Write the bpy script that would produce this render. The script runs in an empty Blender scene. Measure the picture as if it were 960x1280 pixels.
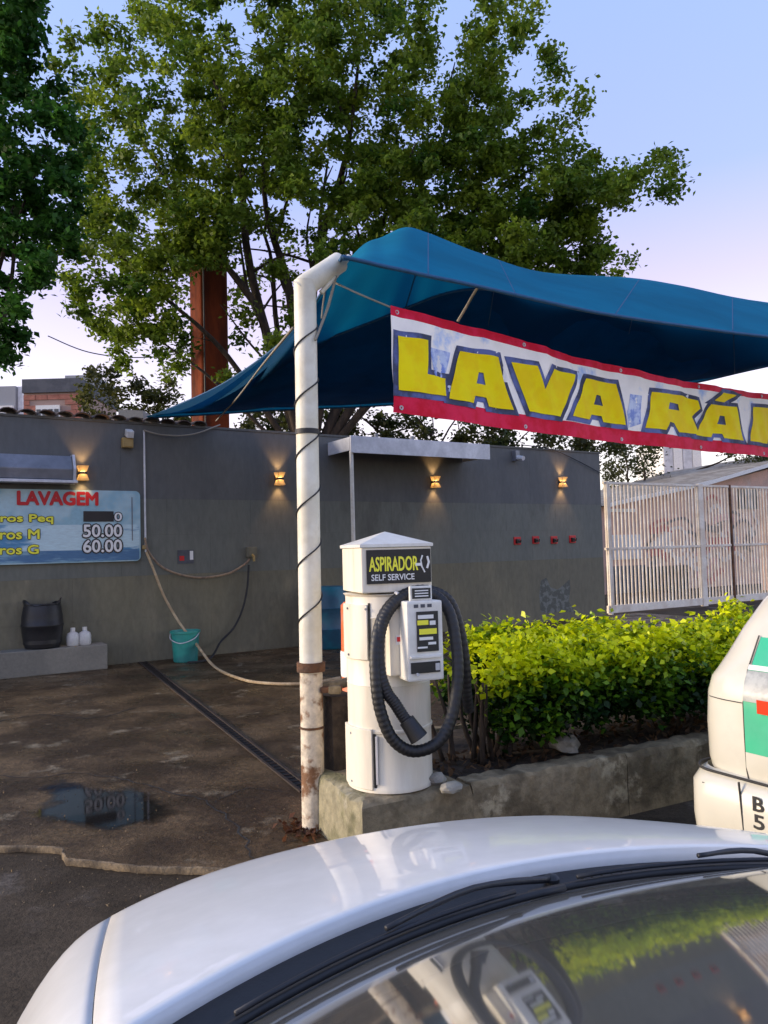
import bpy, bmesh, math, random
import numpy as np
from mathutils import Vector, Matrix, Quaternion

random.seed(7)
rng = np.random.default_rng(7)
R = math.radians
sc = bpy.context.scene
col = sc.collection

# ------------------------------------------------------------------ camera
F_PX, CX, CY = 960.0, 480.0, 640.0
PITCH, ROLL = R(2.8), R(1.5)
CAM = Vector((0, 0, 1.5))
_f = Vector((0, math.cos(PITCH), math.sin(PITCH)))
_u0 = Vector((0, -math.sin(PITCH), math.cos(PITCH)))
_r0 = Vector((1, 0, 0))
_u = _u0 * math.cos(ROLL) + _r0 * math.sin(ROLL)
_r = _r0 * math.cos(ROLL) - _u0 * math.sin(ROLL)
cd = bpy.data.cameras.new('camera')
cam = bpy.data.objects.new('camera', cd)
col.objects.link(cam)
cam.matrix_world = Matrix(((_r.x, _u.x, -_f.x, CAM.x), (_r.y, _u.y, -_f.y, CAM.y), (_r.z, _u.z, -_f.z, CAM.z), (0, 0, 0, 1)))
cd.sensor_fit = 'HORIZONTAL'
cd.sensor_width = 36
cd.lens = 36
cd.clip_start = 0.02
cd.clip_end = 3000
sc.camera = cam

# ------------------------------------------------------------------ light
SUN_AZ, SUN_EL = R(-95), R(14)          # azimuth clockwise from +Y
w = bpy.data.worlds.new('World')
sc.world = w
w.use_nodes = True
nt = w.node_tree
bg = nt.nodes['Background']
sky = nt.nodes.new('ShaderNodeTexSky')
sky.sky_type = 'NISHITA'
sky.sun_disc = False
sky.sun_elevation = SUN_EL
sky.sun_rotation = SUN_AZ % (2 * math.pi)
sky.air_density = 1.0
sky.dust_density = 0.6
sky.ozone_density = 3.0
# thin evening haze veil added over the clear sky: pinkish low down, lilac higher up
tc = nt.nodes.new('ShaderNodeTexCoord'); sep = nt.nodes.new('ShaderNodeSeparateXYZ'); nt.links.new(tc.outputs['Generated'], sep.inputs[0])
rmp = nt.nodes.new('ShaderNodeValToRGB'); nt.links.new(sep.outputs['Z'], rmp.inputs[0])
cr_ = rmp.color_ramp
cr_.elements[0].position = 0.0; cr_.elements[0].color = (3.3, 2.1, 1.6, 1)
cr_.elements[1].position = 0.60; cr_.elements[1].color = (1.1, 1.32, 2.25, 1)
for ps_, c_ in ((.20, (2.8, 1.85, 1.7)), (.31, (2.15, 1.32, 1.65)), (.42, (1.2, 1.15, 2.05))):
    e1_ = cr_.elements.new(ps_); e1_.color = (*c_, 1)
dim = nt.nodes.new('ShaderNodeMix'); dim.data_type = 'RGBA'; dim.blend_type = 'MULTIPLY'; dim.inputs[0].default_value = 1.0; dim.inputs[7].default_value = (.7, .7, .7, 1)
nt.links.new(sky.outputs[0], dim.inputs[6])
add = nt.nodes.new('ShaderNodeMix'); add.data_type = 'RGBA'; add.blend_type = 'ADD'; add.inputs[0].default_value = 1.0; add.clamp_result = False
nt.links.new(dim.outputs[2], add.inputs[6]); nt.links.new(rmp.outputs[0], add.inputs[7])
nt.links.new(add.outputs[2], bg.inputs[0])
bg.inputs[1].default_value = 0.11
sd = bpy.data.lights.new('sun', 'SUN')
sd.energy = 1.35
sd.angle = R(18)
sd.color = (1.0, 0.82, 0.62)
sun = bpy.data.objects.new('sun', sd)
col.objects.link(sun)
_sdir = Vector((math.sin(SUN_AZ) * math.cos(SUN_EL), math.cos(SUN_AZ) * math.cos(SUN_EL), math.sin(SUN_EL)))
sun.rotation_euler = _sdir.to_track_quat('Z', 'Y').to_euler()
sun.location = (-20, 5, 20)
sc.view_settings.view_transform = 'Standard'
sc.view_settings.look = 'None'
sc.view_settings.exposure = 1.4
sc.view_settings.gamma = 1
sc.cycles.use_denoising = True
sc.cycles.max_bounces = 8
sc.cycles.transparent_max_bounces = 12

# ------------------------------------------------------------------ helpers
def ray(px, py):
    return _f + _r * ((px - CX) / F_PX) - _u * ((py - CY) / F_PX)

def at(px, py, y):
    d = ray(px, py)
    return CAM + d * (y / d.y)

def ground(px, py, z=0.0):
    d = ray(px, py)
    return CAM + d * ((z - CAM.z) / d.z)

def onplane(px, py, p, n):
    d = ray(px, py)
    return CAM + d * ((p - CAM).dot(n) / d.dot(n))

def pose(loc=(0, 0, 0), rz=0):
    return Matrix.Translation(Vector(loc)) @ Matrix.Rotation(rz, 4, 'Z')

def thing(name, label, cat, loc=(0, 0, 0), rz=0.0, group=None):
    o = bpy.data.objects.new(name, None)
    o.empty_display_size = .1
    col.objects.link(o)
    o.location = loc
    o.rotation_euler = (0, 0, rz)
    o['label'] = label
    o['category'] = cat
    if group:
        o['group'] = group
    return o

def tag(o, label, cat, group=None):
    o['label'] = label
    o['category'] = cat
    if group:
        o['group'] = group
    return o

def spline(pts, n=8):
    pts = [Vector(p) for p in pts]
    out = []
    for i in range(len(pts) - 1):
        p0 = pts[max(i - 1, 0)]; p1 = pts[i]; p2 = pts[i + 1]; p3 = pts[min(i + 2, len(pts) - 1)]
        for k in range(n):
            t = k / n
            out.append(0.5 * ((2 * p1) + (p2 - p0) * t + (2 * p0 - 5 * p1 + 4 * p2 - p3) * t * t + (3 * p1 - p0 - 3 * p2 + p3) * t ** 3))
    out.append(pts[-1])
    return out

class MB:
    def __init__(s):
        s.v = []; s.f = []; s.m = []
    def add(s, vs, fs, m=0):
        b = len(s.v)
        s.v += [Vector(p) for p in vs]
        for f in fs:
            s.f.append(tuple(i + b for i in f)); s.m.append(m)
        return s
    def box(s, c, size, rot=None, m=0, taper=1.0):
        hx, hy, hz = size[0] / 2, size[1] / 2, size[2] / 2
        vs = []
        for z in (-1, 1):
            k = taper if z > 0 else 1
            for x, y in ((-1, -1), (1, -1), (1, 1), (-1, 1)):
                vs.append(Vector((x * hx * k, y * hy * k, z * hz)))
        if rot is not None:
            vs = [rot @ p for p in vs]
        c = Vector(c)
        return s.add([p + c for p in vs], [(3, 2, 1, 0), (4, 5, 6, 7), (0, 1, 5, 4), (1, 2, 6, 5), (2, 3, 7, 6), (3, 0, 4, 7)], m)
    def bar(s, p0, p1, wx, wy, up=(0, 0, 1), m=0):
        p0, p1 = Vector(p0), Vector(p1)
        d = (p1 - p0); L = d.length; d.normalize()
        a = d.cross(Vector(up))
        if a.length < 1e-4:
            a = d.cross(Vector((1, 0, 0)))
        a.normalize(); b = a.cross(d).normalized()
        rot = Matrix((a, b, d)).transposed()
        return s.box((p0 + p1) / 2, (wx, wy, L), rot, m)
    def tube(s, pts, r, n=8, m=0, caps=True):
        pts = [Vector(p) for p in pts]
        N = len(pts)
        rs = r if isinstance(r, (list, tuple)) else [r] * N
        t = (pts[1] - pts[0]).normalized()
        a = t.cross(Vector((0, 0, 1)))
        if a.length < 1e-3:
            a = t.cross(Vector((1, 0, 0)))
        a.normalize()
        vs = []; fs = []
        for i, p in enumerate(pts):
            t2 = (pts[min(i + 1, N - 1)] - pts[max(i - 1, 0)])
            if t2.length < 1e-9: t2 = t
            t2 = t2.normalized()
            a = (a - t2 * a.dot(t2))
            if a.length < 1e-6: a = t2.orthogonal()
            a.normalize(); b = t2.cross(a)
            for k in range(n):
                an = 2 * math.pi * k / n
                vs.append(p + (a * math.cos(an) + b * math.sin(an)) * rs[i])
        for i in range(N - 1):
            for k in range(n):
                k2 = (k + 1) % n
                fs.append((i * n + k, i * n + k2, (i + 1) * n + k2, (i + 1) * n + k))
        if caps:
            fs.append(tuple(range(n - 1, -1, -1)))
            fs.append(tuple((N - 1) * n + k for k in range(n)))
        return s.add(vs, fs, m)
    def lathe(s, prof, n=24, c=(0, 0, 0), a0=0, a1=2 * math.pi, m=0, axis=None, flip=False):
        full = abs(a1 - a0 - 2 * math.pi) < 1e-6
        cols = n if full else n + 1
        vs = []; fs = []
        c = Vector(c)
        for i in range(cols):
            an = a0 + (a1 - a0) * i / n
            for r, z in prof:
                p = Vector((r * math.cos(an), r * math.sin(an), z))
                if axis is not None: p = axis @ p
                vs.append(p + c)
        P = len(prof)
        for i in range(n):
            j = (i + 1) % cols
            for k in range(P - 1):
                f = (i * P + k, j * P + k, j * P + k + 1, i * P + k + 1)
                fs.append(f[::-1] if flip else f)
        return s.add(vs, fs, m)
    def prism(s, poly, d, m=0):
        """poly: list of 3-D points (planar); d: extrusion vector"""
        n = len(poly); d = Vector(d)
        vs = [Vector(p) for p in poly] + [Vector(p) + d for p in poly]
        fs = [tuple(range(n - 1, -1, -1)), tuple(range(n, 2 * n))] + [(i, (i + 1) % n, n + (i + 1) % n, n + i) for i in range(n)]
        return s.add(vs, fs, m)
    def grid(s, P, m=0, mfun=None):
        nu, nv = len(P), len(P[0])
        b = len(s.v)
        for row in P:
            s.v += [Vector(p) for p in row]
        for i in range(nu - 1):
            for j in range(nv - 1):
                s.f.append((b + i * nv + j, b + (i + 1) * nv + j, b + (i + 1) * nv + j + 1, b + i * nv + j + 1))
                s.m.append(mfun(i, j) if mfun else m)
        return s
    def build(s, name, mats, parent=None, world=False, smooth=False, bevel=0, seg=2, kind=None, fix=True, merge=0):
        if not isinstance(mats, (list, tuple)): mats = [mats]
        vs = s.v
        if parent is not None and world:
            inv = pose(parent.location, parent.rotation_euler.z).inverted() if parent.parent is None else (pose(parent.parent.location, parent.parent.rotation_euler.z) @ pose(parent.location, parent.rotation_euler.z)).inverted()
            vs = [inv @ p for p in vs]
        me = bpy.data.meshes.new(name)
        me.from_pydata([tuple(p) for p in vs], [], s.f)
        for mt in mats: me.materials.append(mt)
        me.polygons.foreach_set('material_index', s.m)
        if bevel or fix or merge:
            bm = bmesh.new(); bm.from_mesh(me)
            if merge: bmesh.ops.remove_doubles(bm, verts=bm.verts, dist=merge)
            if fix: bmesh.ops.recalc_face_normals(bm, faces=bm.faces)
            if bevel:
                ed = [e for e in bm.edges if len(e.link_faces) == 2 and e.calc_face_angle(0) > R(30)]
                bmesh.ops.bevel(bm, geom=ed, offset=bevel, segments=seg, affect='EDGES', profile=.6, clamp_overlap=True)
            bm.to_mesh(me); bm.free()
        if smooth:
            me.polygons.foreach_set('use_smooth', [True] * len(me.polygons))
            if smooth != 'all':
                try: me.set_sharp_from_angle(angle=R(40))
                except Exception: pass
        me.update()
        o = bpy.data.objects.new(name, me)
        col.objects.link(o)
        if parent is not None: o.parent = parent
        if kind: o['kind'] = kind
        return o

def copy_part(o, parent, loc=None):
    c = o.copy(); col.objects.link(c); c.parent = parent
    if loc is not None: c.location = loc
    return c

def quads_object(name, Q, colr, mt, parent=None, kind=None):
    """Q: (N,4,3) quads, colr: (N,3) colour per leaf"""
    N = len(Q)
    if parent is not None:
        Q = Q - np.array(parent.location)
    me = bpy.data.meshes.new(name)
    me.vertices.add(N * 4); me.loops.add(N * 4); me.polygons.add(N)
    me.vertices.foreach_set('co', Q.reshape(-1).astype(np.float32))
    me.loops.foreach_set('vertex_index', np.arange(N * 4, dtype=np.int32))
    me.polygons.foreach_set('loop_start', np.arange(0, N * 4, 4, dtype=np.int32))
    at_ = me.attributes.new('leaf_colour', 'FLOAT_COLOR', 'FACE')
    c4 = np.ones((N, 4), np.float32); c4[:, :3] = colr
    at_.data.foreach_set('color', c4.reshape(-1))
    me.materials.append(mt)
    me.update(calc_edges=True); me.validate()
    o = bpy.data.objects.new(name, me)
    col.objects.link(o)
    if parent is not None: o.parent = parent
    if kind: o['kind'] = kind
    return o

def leaf_quads(C, L, W, up=0.3, N=None):
    """rhombic leaves centred on C (n,3); length L, width W arrays"""
    n = len(C)
    a = rng.normal(size=(n, 3)); a[:, 2] *= .7
    a /= np.linalg.norm(a, axis=1, keepdims=True)
    nn = rng.normal(size=(n, 3)); nn[:, 2] = np.abs(nn[:, 2]) + up
    nn -= a * np.sum(nn * a, axis=1, keepdims=True)
    nn /= np.linalg.norm(nn, axis=1, keepdims=True)
    b = np.cross(a, nn)
    L = np.broadcast_to(L, (n,))[:, None]; W = np.broadcast_to(W, (n,))[:, None]
    q = np.stack([C - a * L * .5, C + b * W * .5 + a * L * .08 + nn * W * .12, C + a * L * .5, C - b * W * .5 + a * L * .08 + nn * W * .12], axis=1)
    return q

# ------------------------------------------------------------------ materials
def srgb(r, g, b):
    f = lambda c: (c / 255 / 12.92) if c / 255 <= .04045 else ((c / 255 + .055) / 1.055) ** 2.4
    return (f(r), f(g), f(b))

def mat(name, c1, rough=.6, c2=None, scale=3.0, lo=.4, hi=.6, var=.12, bump=.15, bscale=40, metal=0.0, c3=None, s3=.8, lo3=.55, hi3=.7, rvar=0.0, spec=.5, coat=0.0, stretch=None, emit=None, estr=0):
    m = bpy.data.materials.new(name)
    m.use_nodes = True
    t = m.node_tree; N = t.nodes; L = t.links
    p = N['Principled BSDF']
    geo = N.new('ShaderNodeNewGeometry')
    vec = geo.outputs['Position']
    if stretch:
        mp = N.new('ShaderNodeMapping'); mp.inputs['Scale'].default_value = stretch
        L.new(vec, mp.inputs['Vector']); vec = mp.outputs['Vector']
    def noise(s, d=6, rg=.6):
        n = N.new('ShaderNodeTexNoise'); n.inputs['Scale'].default_value = s; n.inputs['Detail'].default_value = d; n.inputs['Roughness'].default_value = rg
        L.new(vec, n.inputs['Vector']); return n.outputs['Fac']
    def ramp(x, a, b):
        r_ = N.new('ShaderNodeMapRange'); r_.inputs['From Min'].default_value = a; r_.inputs['From Max'].default_value = b; r_.interpolation_type = 'SMOOTHSTEP'
        L.new(x, r_.inputs['Value']); return r_.outputs['Result']
    def mix(f, a, b, mode='MIX'):
        x = N.new('ShaderNodeMix'); x.data_type = 'RGBA'; x.blend_type = mode
        for v, i in ((f, 0), (a, 6), (b, 7)):
            if hasattr(v, 'links'): L.new(v, x.inputs[i])
            elif i == 0: x.inputs[0].default_value = v
            else: x.inputs[i].default_value = (*v, 1)
        return x.outputs[2]
    cur = c1
    n1 = noise(scale)
    if c2 is not None: cur = mix(ramp(n1, lo, hi), c1, c2)
    if c3 is not None: cur = mix(ramp(noise(s3, 8, .65), lo3, hi3), cur, c3)
    if var:
        nf = noise(bscale * .6, 4)
        mr = N.new('ShaderNodeMapRange'); mr.inputs['From Min'].default_value = .3; mr.inputs['From Max'].default_value = .7
        mr.inputs['To Min'].default_value = 1 - var; mr.inputs['To Max'].default_value = 1 + var
        L.new(nf, mr.inputs['Value'])
        hs = N.new('ShaderNodeHueSaturation')
        L.new(mr.outputs['Result'], hs.inputs['Value'])
        if hasattr(cur, 'links'): L.new(cur, hs.inputs['Color'])
        else: hs.inputs['Color'].default_value = (*cur, 1)
        cur = hs.outputs['Color']
    if hasattr(cur, 'links'): L.new(cur, p.inputs['Base Color'])
    else: p.inputs['Base Color'].default_value = (*cur, 1)
    p.inputs['Roughness'].default_value = rough
    if rvar:
        mr2 = N.new('ShaderNodeMapRange'); mr2.inputs['From Min'].default_value = .35; mr2.inputs['From Max'].default_value = .65
        mr2.inputs['To Min'].default_value = max(.03, rough - rvar); mr2.inputs['To Max'].default_value = min(1, rough + rvar)
        L.new(noise(scale * 1.7), mr2.inputs['Value']); L.new(mr2.outputs['Result'], p.inputs['Roughness'])
    p.inputs['Metallic'].default_value = metal
    p.inputs['Specular IOR Level'].default_value = spec
    p.inputs['Coat Weight'].default_value = coat
    p.inputs['Coat Roughness'].default_value = .03
    if bump:
        bp = N.new('ShaderNodeBump'); bp.inputs['Strength'].default_value = bump; bp.inputs['Distance'].default_value = .02
        L.new(noise(bscale, 6, .65), bp.inputs['Height']); L.new(bp.outputs['Normal'], p.inputs['Normal'])
    if emit:
        p.inputs['Emission Color'].default_value = (*emit, 1); p.inputs['Emission Strength'].default_value = estr
    return m

def leaf_mat(name, transl=.35, rough=.55):
    m = bpy.data.materials.new(name); m.use_nodes = True
    t = m.node_tree; N = t.nodes; L = t.links
    p = N['Principled BSDF']; out = N['Material Output']
    a = N.new('ShaderNodeAttribute'); a.attribute_name = 'leaf_colour'
    L.new(a.outputs['Color'], p.inputs['Base Color'])
    p.inputs['Roughness'].default_value = rough; p.inputs['Specular IOR Level'].default_value = .3
    tr = N.new('ShaderNodeBsdfTranslucent'); L.new(a.outputs['Color'], tr.inputs['Color'])
    ms = N.new('ShaderNodeMixShader'); ms.inputs[0].default_value = transl
    L.new(p.outputs[0], ms.inputs[1]); L.new(tr.outputs[0], ms.inputs[2]); L.new(ms.outputs[0], out.inputs['Surface'])
    return m

def cloth_mat(name, c, transl=.25, rough=.7, weave=900, c2=None, scale=2, lo=.45, hi=.6, fold=.0):
    m = mat(name, c, rough, c2=c2, scale=scale, lo=lo, hi=hi, var=.08, bump=.12 if fold else .1, bscale=8 if fold else 120, spec=.1)
    t = m.node_tree; N = t.nodes; L = t.links
    p = N['Principled BSDF']; out = N['Material Output']
    tr = N.new('ShaderNodeBsdfTranslucent')
    src = p.inputs['Base Color'].links
    if src: L.new(src[0].from_socket, tr.inputs['Color'])
    else: tr.inputs['Color'].default_value = (*c, 1)
    ms = N.new('ShaderNodeMixShader'); ms.inputs[0].default_value = transl
    L.new(p.outputs[0], ms.inputs[1]); L.new(tr.outputs[0], ms.inputs[2]); L.new(ms.outputs[0], out.inputs['Surface'])
    return m

def glass_mat(name, tint=(.55, .62, .6), ior=1.6):
    m = bpy.data.materials.new(name); m.use_nodes = True
    t = m.node_tree; N = t.nodes; L = t.links; out = N['Material Output']
    N.remove(N['Principled BSDF'])
    tr = N.new('ShaderNodeBsdfTransparent'); tr.inputs[0].default_value = (*tint, 1)
    gl = N.new('ShaderNodeBsdfGlossy'); gl.inputs['Roughness'].default_value = .05; gl.inputs[0].default_value = (.95, .97, 1, 1)
    fr = N.new('ShaderNodeFresnel'); fr.inputs[0].default_value = ior
    ms = N.new('ShaderNodeMixShader')
    df = N.new('ShaderNodeBsdfDiffuse'); df.inputs[0].default_value = (.5, .5, .46, 1)          # thin pale diffuse film
    md = N.new('ShaderNodeMixShader'); md.inputs[0].default_value = .16
    L.new(tr.outputs[0], md.inputs[1]); L.new(df.outputs[0], md.inputs[2])
    fm = N.new('ShaderNodeMath'); fm.operation = 'MULTIPLY'; fm.inputs[1].default_value = .5; L.new(fr.outputs[0], fm.inputs[0])
    L.new(fm.outputs[0], ms.inputs[0]); L.new(md.outputs[0], ms.inputs[1]); L.new(gl.outputs[0], ms.inputs[2]); L.new(ms.outputs[0], out.inputs['Surface'])
    return m

def emit_mat(name, c, s):
    return mat(name, (.8, .7, .5), .5, var=0, bump=0, emit=c, estr=s)

M = {}
M['asphalt'] = mat('asphalt', (.040, .029, .018), .85, spec=.2, c2=(.070, .052, .034), scale=1.2, bump=.5, bscale=60, var=.3, c3=(.13, .11, .09), s3=.7, lo3=.58, hi3=.68)
M['wash_floor'] = mat('wash_floor', (.052, .032, .015), .42, spec=.26, c2=(.135, .088, .044), scale=1.5, lo=.40, hi=.66, bump=.6, bscale=38, var=.4, c3=(.25, .20, .13), s3=2.3, lo3=.58, hi3=.70, rvar=.25)
M['slab_edge'] = mat('slab_edge', (.26, .19, .11), .85, c2=(.09, .065, .04), scale=9, bump=.8, bscale=30, var=.3)
M['drain_iron'] = mat('drain_iron', (.020, .013, .009), .8, c2=(.035, .02, .013), scale=10, bump=.3, var=.3)
M['water'] = mat('water', (.012, .010, .008), .02, var=0, bump=0.015, bscale=6, spec=.8)
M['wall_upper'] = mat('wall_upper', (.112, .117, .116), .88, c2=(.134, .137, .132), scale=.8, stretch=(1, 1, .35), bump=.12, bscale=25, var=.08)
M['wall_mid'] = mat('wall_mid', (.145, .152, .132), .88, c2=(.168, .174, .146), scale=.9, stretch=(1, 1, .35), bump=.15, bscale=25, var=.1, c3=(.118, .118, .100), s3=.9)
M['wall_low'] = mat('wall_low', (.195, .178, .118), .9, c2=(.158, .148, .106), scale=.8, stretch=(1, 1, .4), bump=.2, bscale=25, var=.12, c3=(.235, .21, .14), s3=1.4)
M['wall_core'] = mat('wall_core', (.115, .113, .1), .85)
M['tile'] = mat('tile', (.10, .065, .05), .85, c2=(.05, .045, .042), scale=5, bump=.4, var=.3)
M['concrete'] = mat('concrete', (.27, .215, .13), .9, c2=(.14, .108, .062), scale=3.5, lo=.44, hi=.62, bump=.6, bscale=28, var=.3, c3=(.44, .37, .24), s3=3.6, lo3=.57, hi3=.68)
M['concrete_moss'] = mat('concrete_moss', (.28, .25, .16), .9, c2=(.16, .15, .08), scale=5, bump=.6, bscale=30, var=.3, c3=(.40, .37, .29), s3=4)
M['bench'] = mat('bench', (.24, .225, .185), .8, c2=(.19, .18, .15), scale=1.5, bump=.2, var=.12)
M['soil'] = mat('soil', (.03, .022, .015), .95, c2=(.055, .04, .028), scale=8, bump=.8, bscale=25, var=.4)
M['post_white'] = mat('post_white', (.74, .72, .62), .5, c2=(.64, .60, .48), scale=4, bump=.08, var=.05, c3=(.30, .17, .08), s3=6, lo3=.66, hi3=.74)
M['post_rust'] = mat('post_rust', (.62, .54, .42), .7, c2=(.19, .09, .04), scale=9, lo=.48, hi=.62, bump=.3, var=.25)
M['rust'] = mat('rust', (.16, .07, .03), .8, c2=(.07, .035, .02), scale=12, bump=.5, var=.3)
M['vac'] = mat('vac', (.80, .74, .61), .45, c2=(.70, .63, .50), scale=4, lo=.45, hi=.65, bump=.06, var=.05, c3=(.42, .34, .22), s3=8, lo3=.62, hi3=.78, stretch=(1, 1, .18))
M['white_paint'] = mat('white_paint', (.78, .77, .72), .45, c2=(.7, .68, .62), scale=5, bump=.05, var=.05)
M['seam'] = mat('seam', (.03, .028, .025), .7)
M['black_rubber'] = mat('black_rubber', (.014, .014, .015), .5, var=.2, bump=.1)
M['black'] = mat('black', (.012, .012, .013), .45, bump=.05)
M['dark_plastic'] = mat('dark_plastic', (.010, .011, .014), .45, c2=(.016, .016, .018), bump=.08, bscale=80)
M['yellow_print'] = mat('yellow_print', (.90, .86, .06), .5, var=.04, bump=0)
M['yellow_vinyl'] = mat('yellow_vinyl', (.97, .80, .0), .6, spec=.15, c2=(.95, .70, .0), scale=6, var=.03, bump=.03, bscale=14)
M['white_print'] = mat('white_print', (.8, .8, .78), .5, var=.03, bump=0)
M['red_print'] = mat('red_print', (.55, .01, .015), .5, var=.05, bump=0)
M['dark_print'] = mat('dark_print', (.02, .02, .022), .5, var=.05, bump=0)
M['outline_print'] = mat('outline_print', (.055, .065, .12), .6, spec=.2, c2=(.13, .17, .42), scale=4, lo=.45, hi=.6, var=.05, bump=0)
M['banner_red'] = mat('banner_red', (.68, .006, .035), .6, spec=.15, c2=(.78, .02, .08), scale=6, var=.06, bump=.1, bscale=14)
M['banner_cloth'] = cloth_mat('banner_cloth', (.94, .94, .96), .12, .6, c2=(.38, .56, .95), scale=3.6, lo=.52, hi=.68, fold=1)
M['splash_print'] = mat('splash_print', (.16, .26, .72), .45, c2=(.55, .65, .9), scale=12, var=.05, bump=0)
M['sail'] = cloth_mat('sail', (.004, .19, .33), .26, .85, c2=(.004, .16, .28), scale=1.2, fold=1)
_t = M['sail'].node_tree; _p = _t.nodes['Principled BSDF']       # inner side coloured navy: the shade under the sail is painted in
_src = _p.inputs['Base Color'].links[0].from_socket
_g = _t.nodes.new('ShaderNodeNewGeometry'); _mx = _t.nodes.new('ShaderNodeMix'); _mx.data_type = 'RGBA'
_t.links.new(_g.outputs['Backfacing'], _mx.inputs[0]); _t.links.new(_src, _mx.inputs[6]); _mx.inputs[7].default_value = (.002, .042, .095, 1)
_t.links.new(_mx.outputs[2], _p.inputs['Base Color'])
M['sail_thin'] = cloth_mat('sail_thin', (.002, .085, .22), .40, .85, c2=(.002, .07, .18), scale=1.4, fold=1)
M['sail_hem'] = mat('sail_hem', (.02, .09, .2), .7)
M['rope'] = mat('rope', (.30, .27, .22), .85, var=.2, bscale=200)
M['pale_hose'] = mat('pale_hose', (.55, .42, .25), .5, c2=(.42, .30, .17), scale=9, var=.12)
M['wall_hose'] = mat('wall_hose', (.36, .25, .15), .5, c2=(.20, .14, .10), scale=8, var=.15)
M['wire'] = mat('wire', (.02, .02, .022), .6, bump=0)
M['orange_steel'] = mat('orange_steel', (.20, .040, .012), .8, spec=.15, c2=(.09, .022, .010), scale=2, var=.12, bump=.1, stretch=(1, 1, .2))
M['bucket'] = mat('bucket', (.04, .36, .29), .4, c2=(.03, .2, .19), bump=.03)
M['barrel_blue'] = mat('barrel_blue', (.012, .13, .19), .45, c2=(.02, .08, .14), bump=.05)
M['orange_plastic'] = mat('orange_plastic', (.75, .14, .03), .45, c2=(.7, .2, .1), scale=8)
M['bottle'] = mat('bottle', (.62, .62, .6), .3, bump=.02)
M['metal_grey'] = mat('metal_grey', (.20, .21, .24), .4, c2=(.15, .16, .185), scale=3, metal=.4, bump=.06)
M['metal_light'] = mat('metal_light', (.62, .63, .66), .4, c2=(.5, .51, .54), scale=3, metal=.1, bump=.06)
M['brass'] = mat('brass', (.35, .24, .08), .5, bump=.1)
M['bark'] = mat('bark', (.055, .037, .024), .9, c2=(.026, .019, .014), scale=8, bump=.8, bscale=18, var=.3, stretch=(1, 1, .3))
M['leaf'] = leaf_mat('leaf', .5)
M['hedge_leaf'] = leaf_mat('hedge_leaf', .35, .4)
M['gate_white'] = mat('gate_white', (.82, .76, .66), .6, spec=.2, c2=(.70, .61, .50), scale=3, bump=.1)
M['pink_wall'] = mat('pink_wall', (.62, .40, .31), .85, c2=(.50, .35, .28), scale=1.3, bump=.2, var=.12, c3=(.52, .45, .40), s3=.8)
M['roof_sheet'] = mat('roof_sheet', (.30, .27, .22), .85, c2=(.2, .17, .13), scale=2, bump=.3)
M['brick'] = mat('brick', (.42, .17, .12), .85, c2=(.34, .13, .09), scale=3, bump=.3, var=.2)
M['mortar'] = mat('mortar', (.36, .25, .21), .9)
M['slate'] = mat('slate', (.075, .08, .095), .8, c2=(.10, .105, .12), scale=2)
M['far_white'] = mat('far_white', (.8, .79, .75), .8)
M['far_grey'] = mat('far_grey', (.30, .31, .33), .8)
M['far_glass'] = mat('far_glass', (.05, .06, .07), .15)
M['car_paint'] = mat('car_paint', (.80, .79, .755), .34, c2=(.76, .75, .71), scale=5, var=.03, bump=0, coat=.6)
M['car_glass'] = glass_mat('car_glass', (.26, .30, .30), 1.42)
M['dark_glass'] = mat('dark_glass', (.01, .012, .014), .05, var=0, bump=0, spec=.6)
M['taxi_cream'] = mat('taxi_cream', (.68, .655, .56), .3, c2=(.63, .60, .50), scale=3, var=.03, bump=.0, coat=.9, c3=(.55, .47, .3), s3=6, lo3=.68, hi3=.8)
M['taxi_green'] = mat('taxi_green', (.03, .48, .25), .4, c2=(.05, .42, .24), scale=3, var=.05, bump=.03, coat=.3)
M['red_lens'] = mat('red_lens', (.65, .05, .015), .2, var=.03, bump=0)
M['clear_lens'] = mat('clear_lens', (.45, .46, .43), .2, c2=(.33, .34, .32), scale=20, var=.05, bump=.05)
M['rim'] = mat('rim', (.42, .43, .45), .35, metal=.7)
M['seat_cloth'] = mat('seat_cloth', (.03, .032, .035), .9)
M['lamp_glow'] = emit_mat('lamp_glow', (1.0, .62, .25), 12)
M['stone'] = mat('stone', (.34, .32, .27), .9, c2=(.22, .2, .17), scale=8, bump=.5, bscale=30)
M['dry_leaf'] = mat('dry_leaf', (.16, .07, .03), .8, c2=(.09, .04, .02), scale=20)

# text ------------------------------------------------------------
def poly_curve(polys, offset=0.0):
    """2-D filled mesh (verts, faces) from closed outlines; inner outlines become holes"""
    cu = bpy.data.curves.new('tmp', 'CURVE'); cu.dimensions = '2D'; cu.fill_mode = 'BOTH'; cu.offset = offset
    for k, pl in enumerate(polys):
        A = sum(pl[i][0] * pl[(i + 1) % len(pl)][1] - pl[(i + 1) % len(pl)][0] * pl[i][1] for i in range(len(pl)))
        want = -1 if k == 0 else 1
        if (A > 0) != (want > 0): pl = pl[::-1]
        s = cu.splines.new('POLY'); s.points.add(len(pl) - 1); s.use_cyclic_u = True
        for q, p in zip(s.points, pl): q.co = (p[0], p[1], 0, 1)
    o = bpy.data.objects.new('tmp', cu)
    me = o.to_mesh()
    vs = [v.co.copy() for v in me.vertices]; fs = [tuple(p.vertices) for p in me.polygons]
    o.to_mesh_clear(); bpy.data.objects.remove(o); bpy.data.curves.remove(cu)
    return vs, fs

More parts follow.
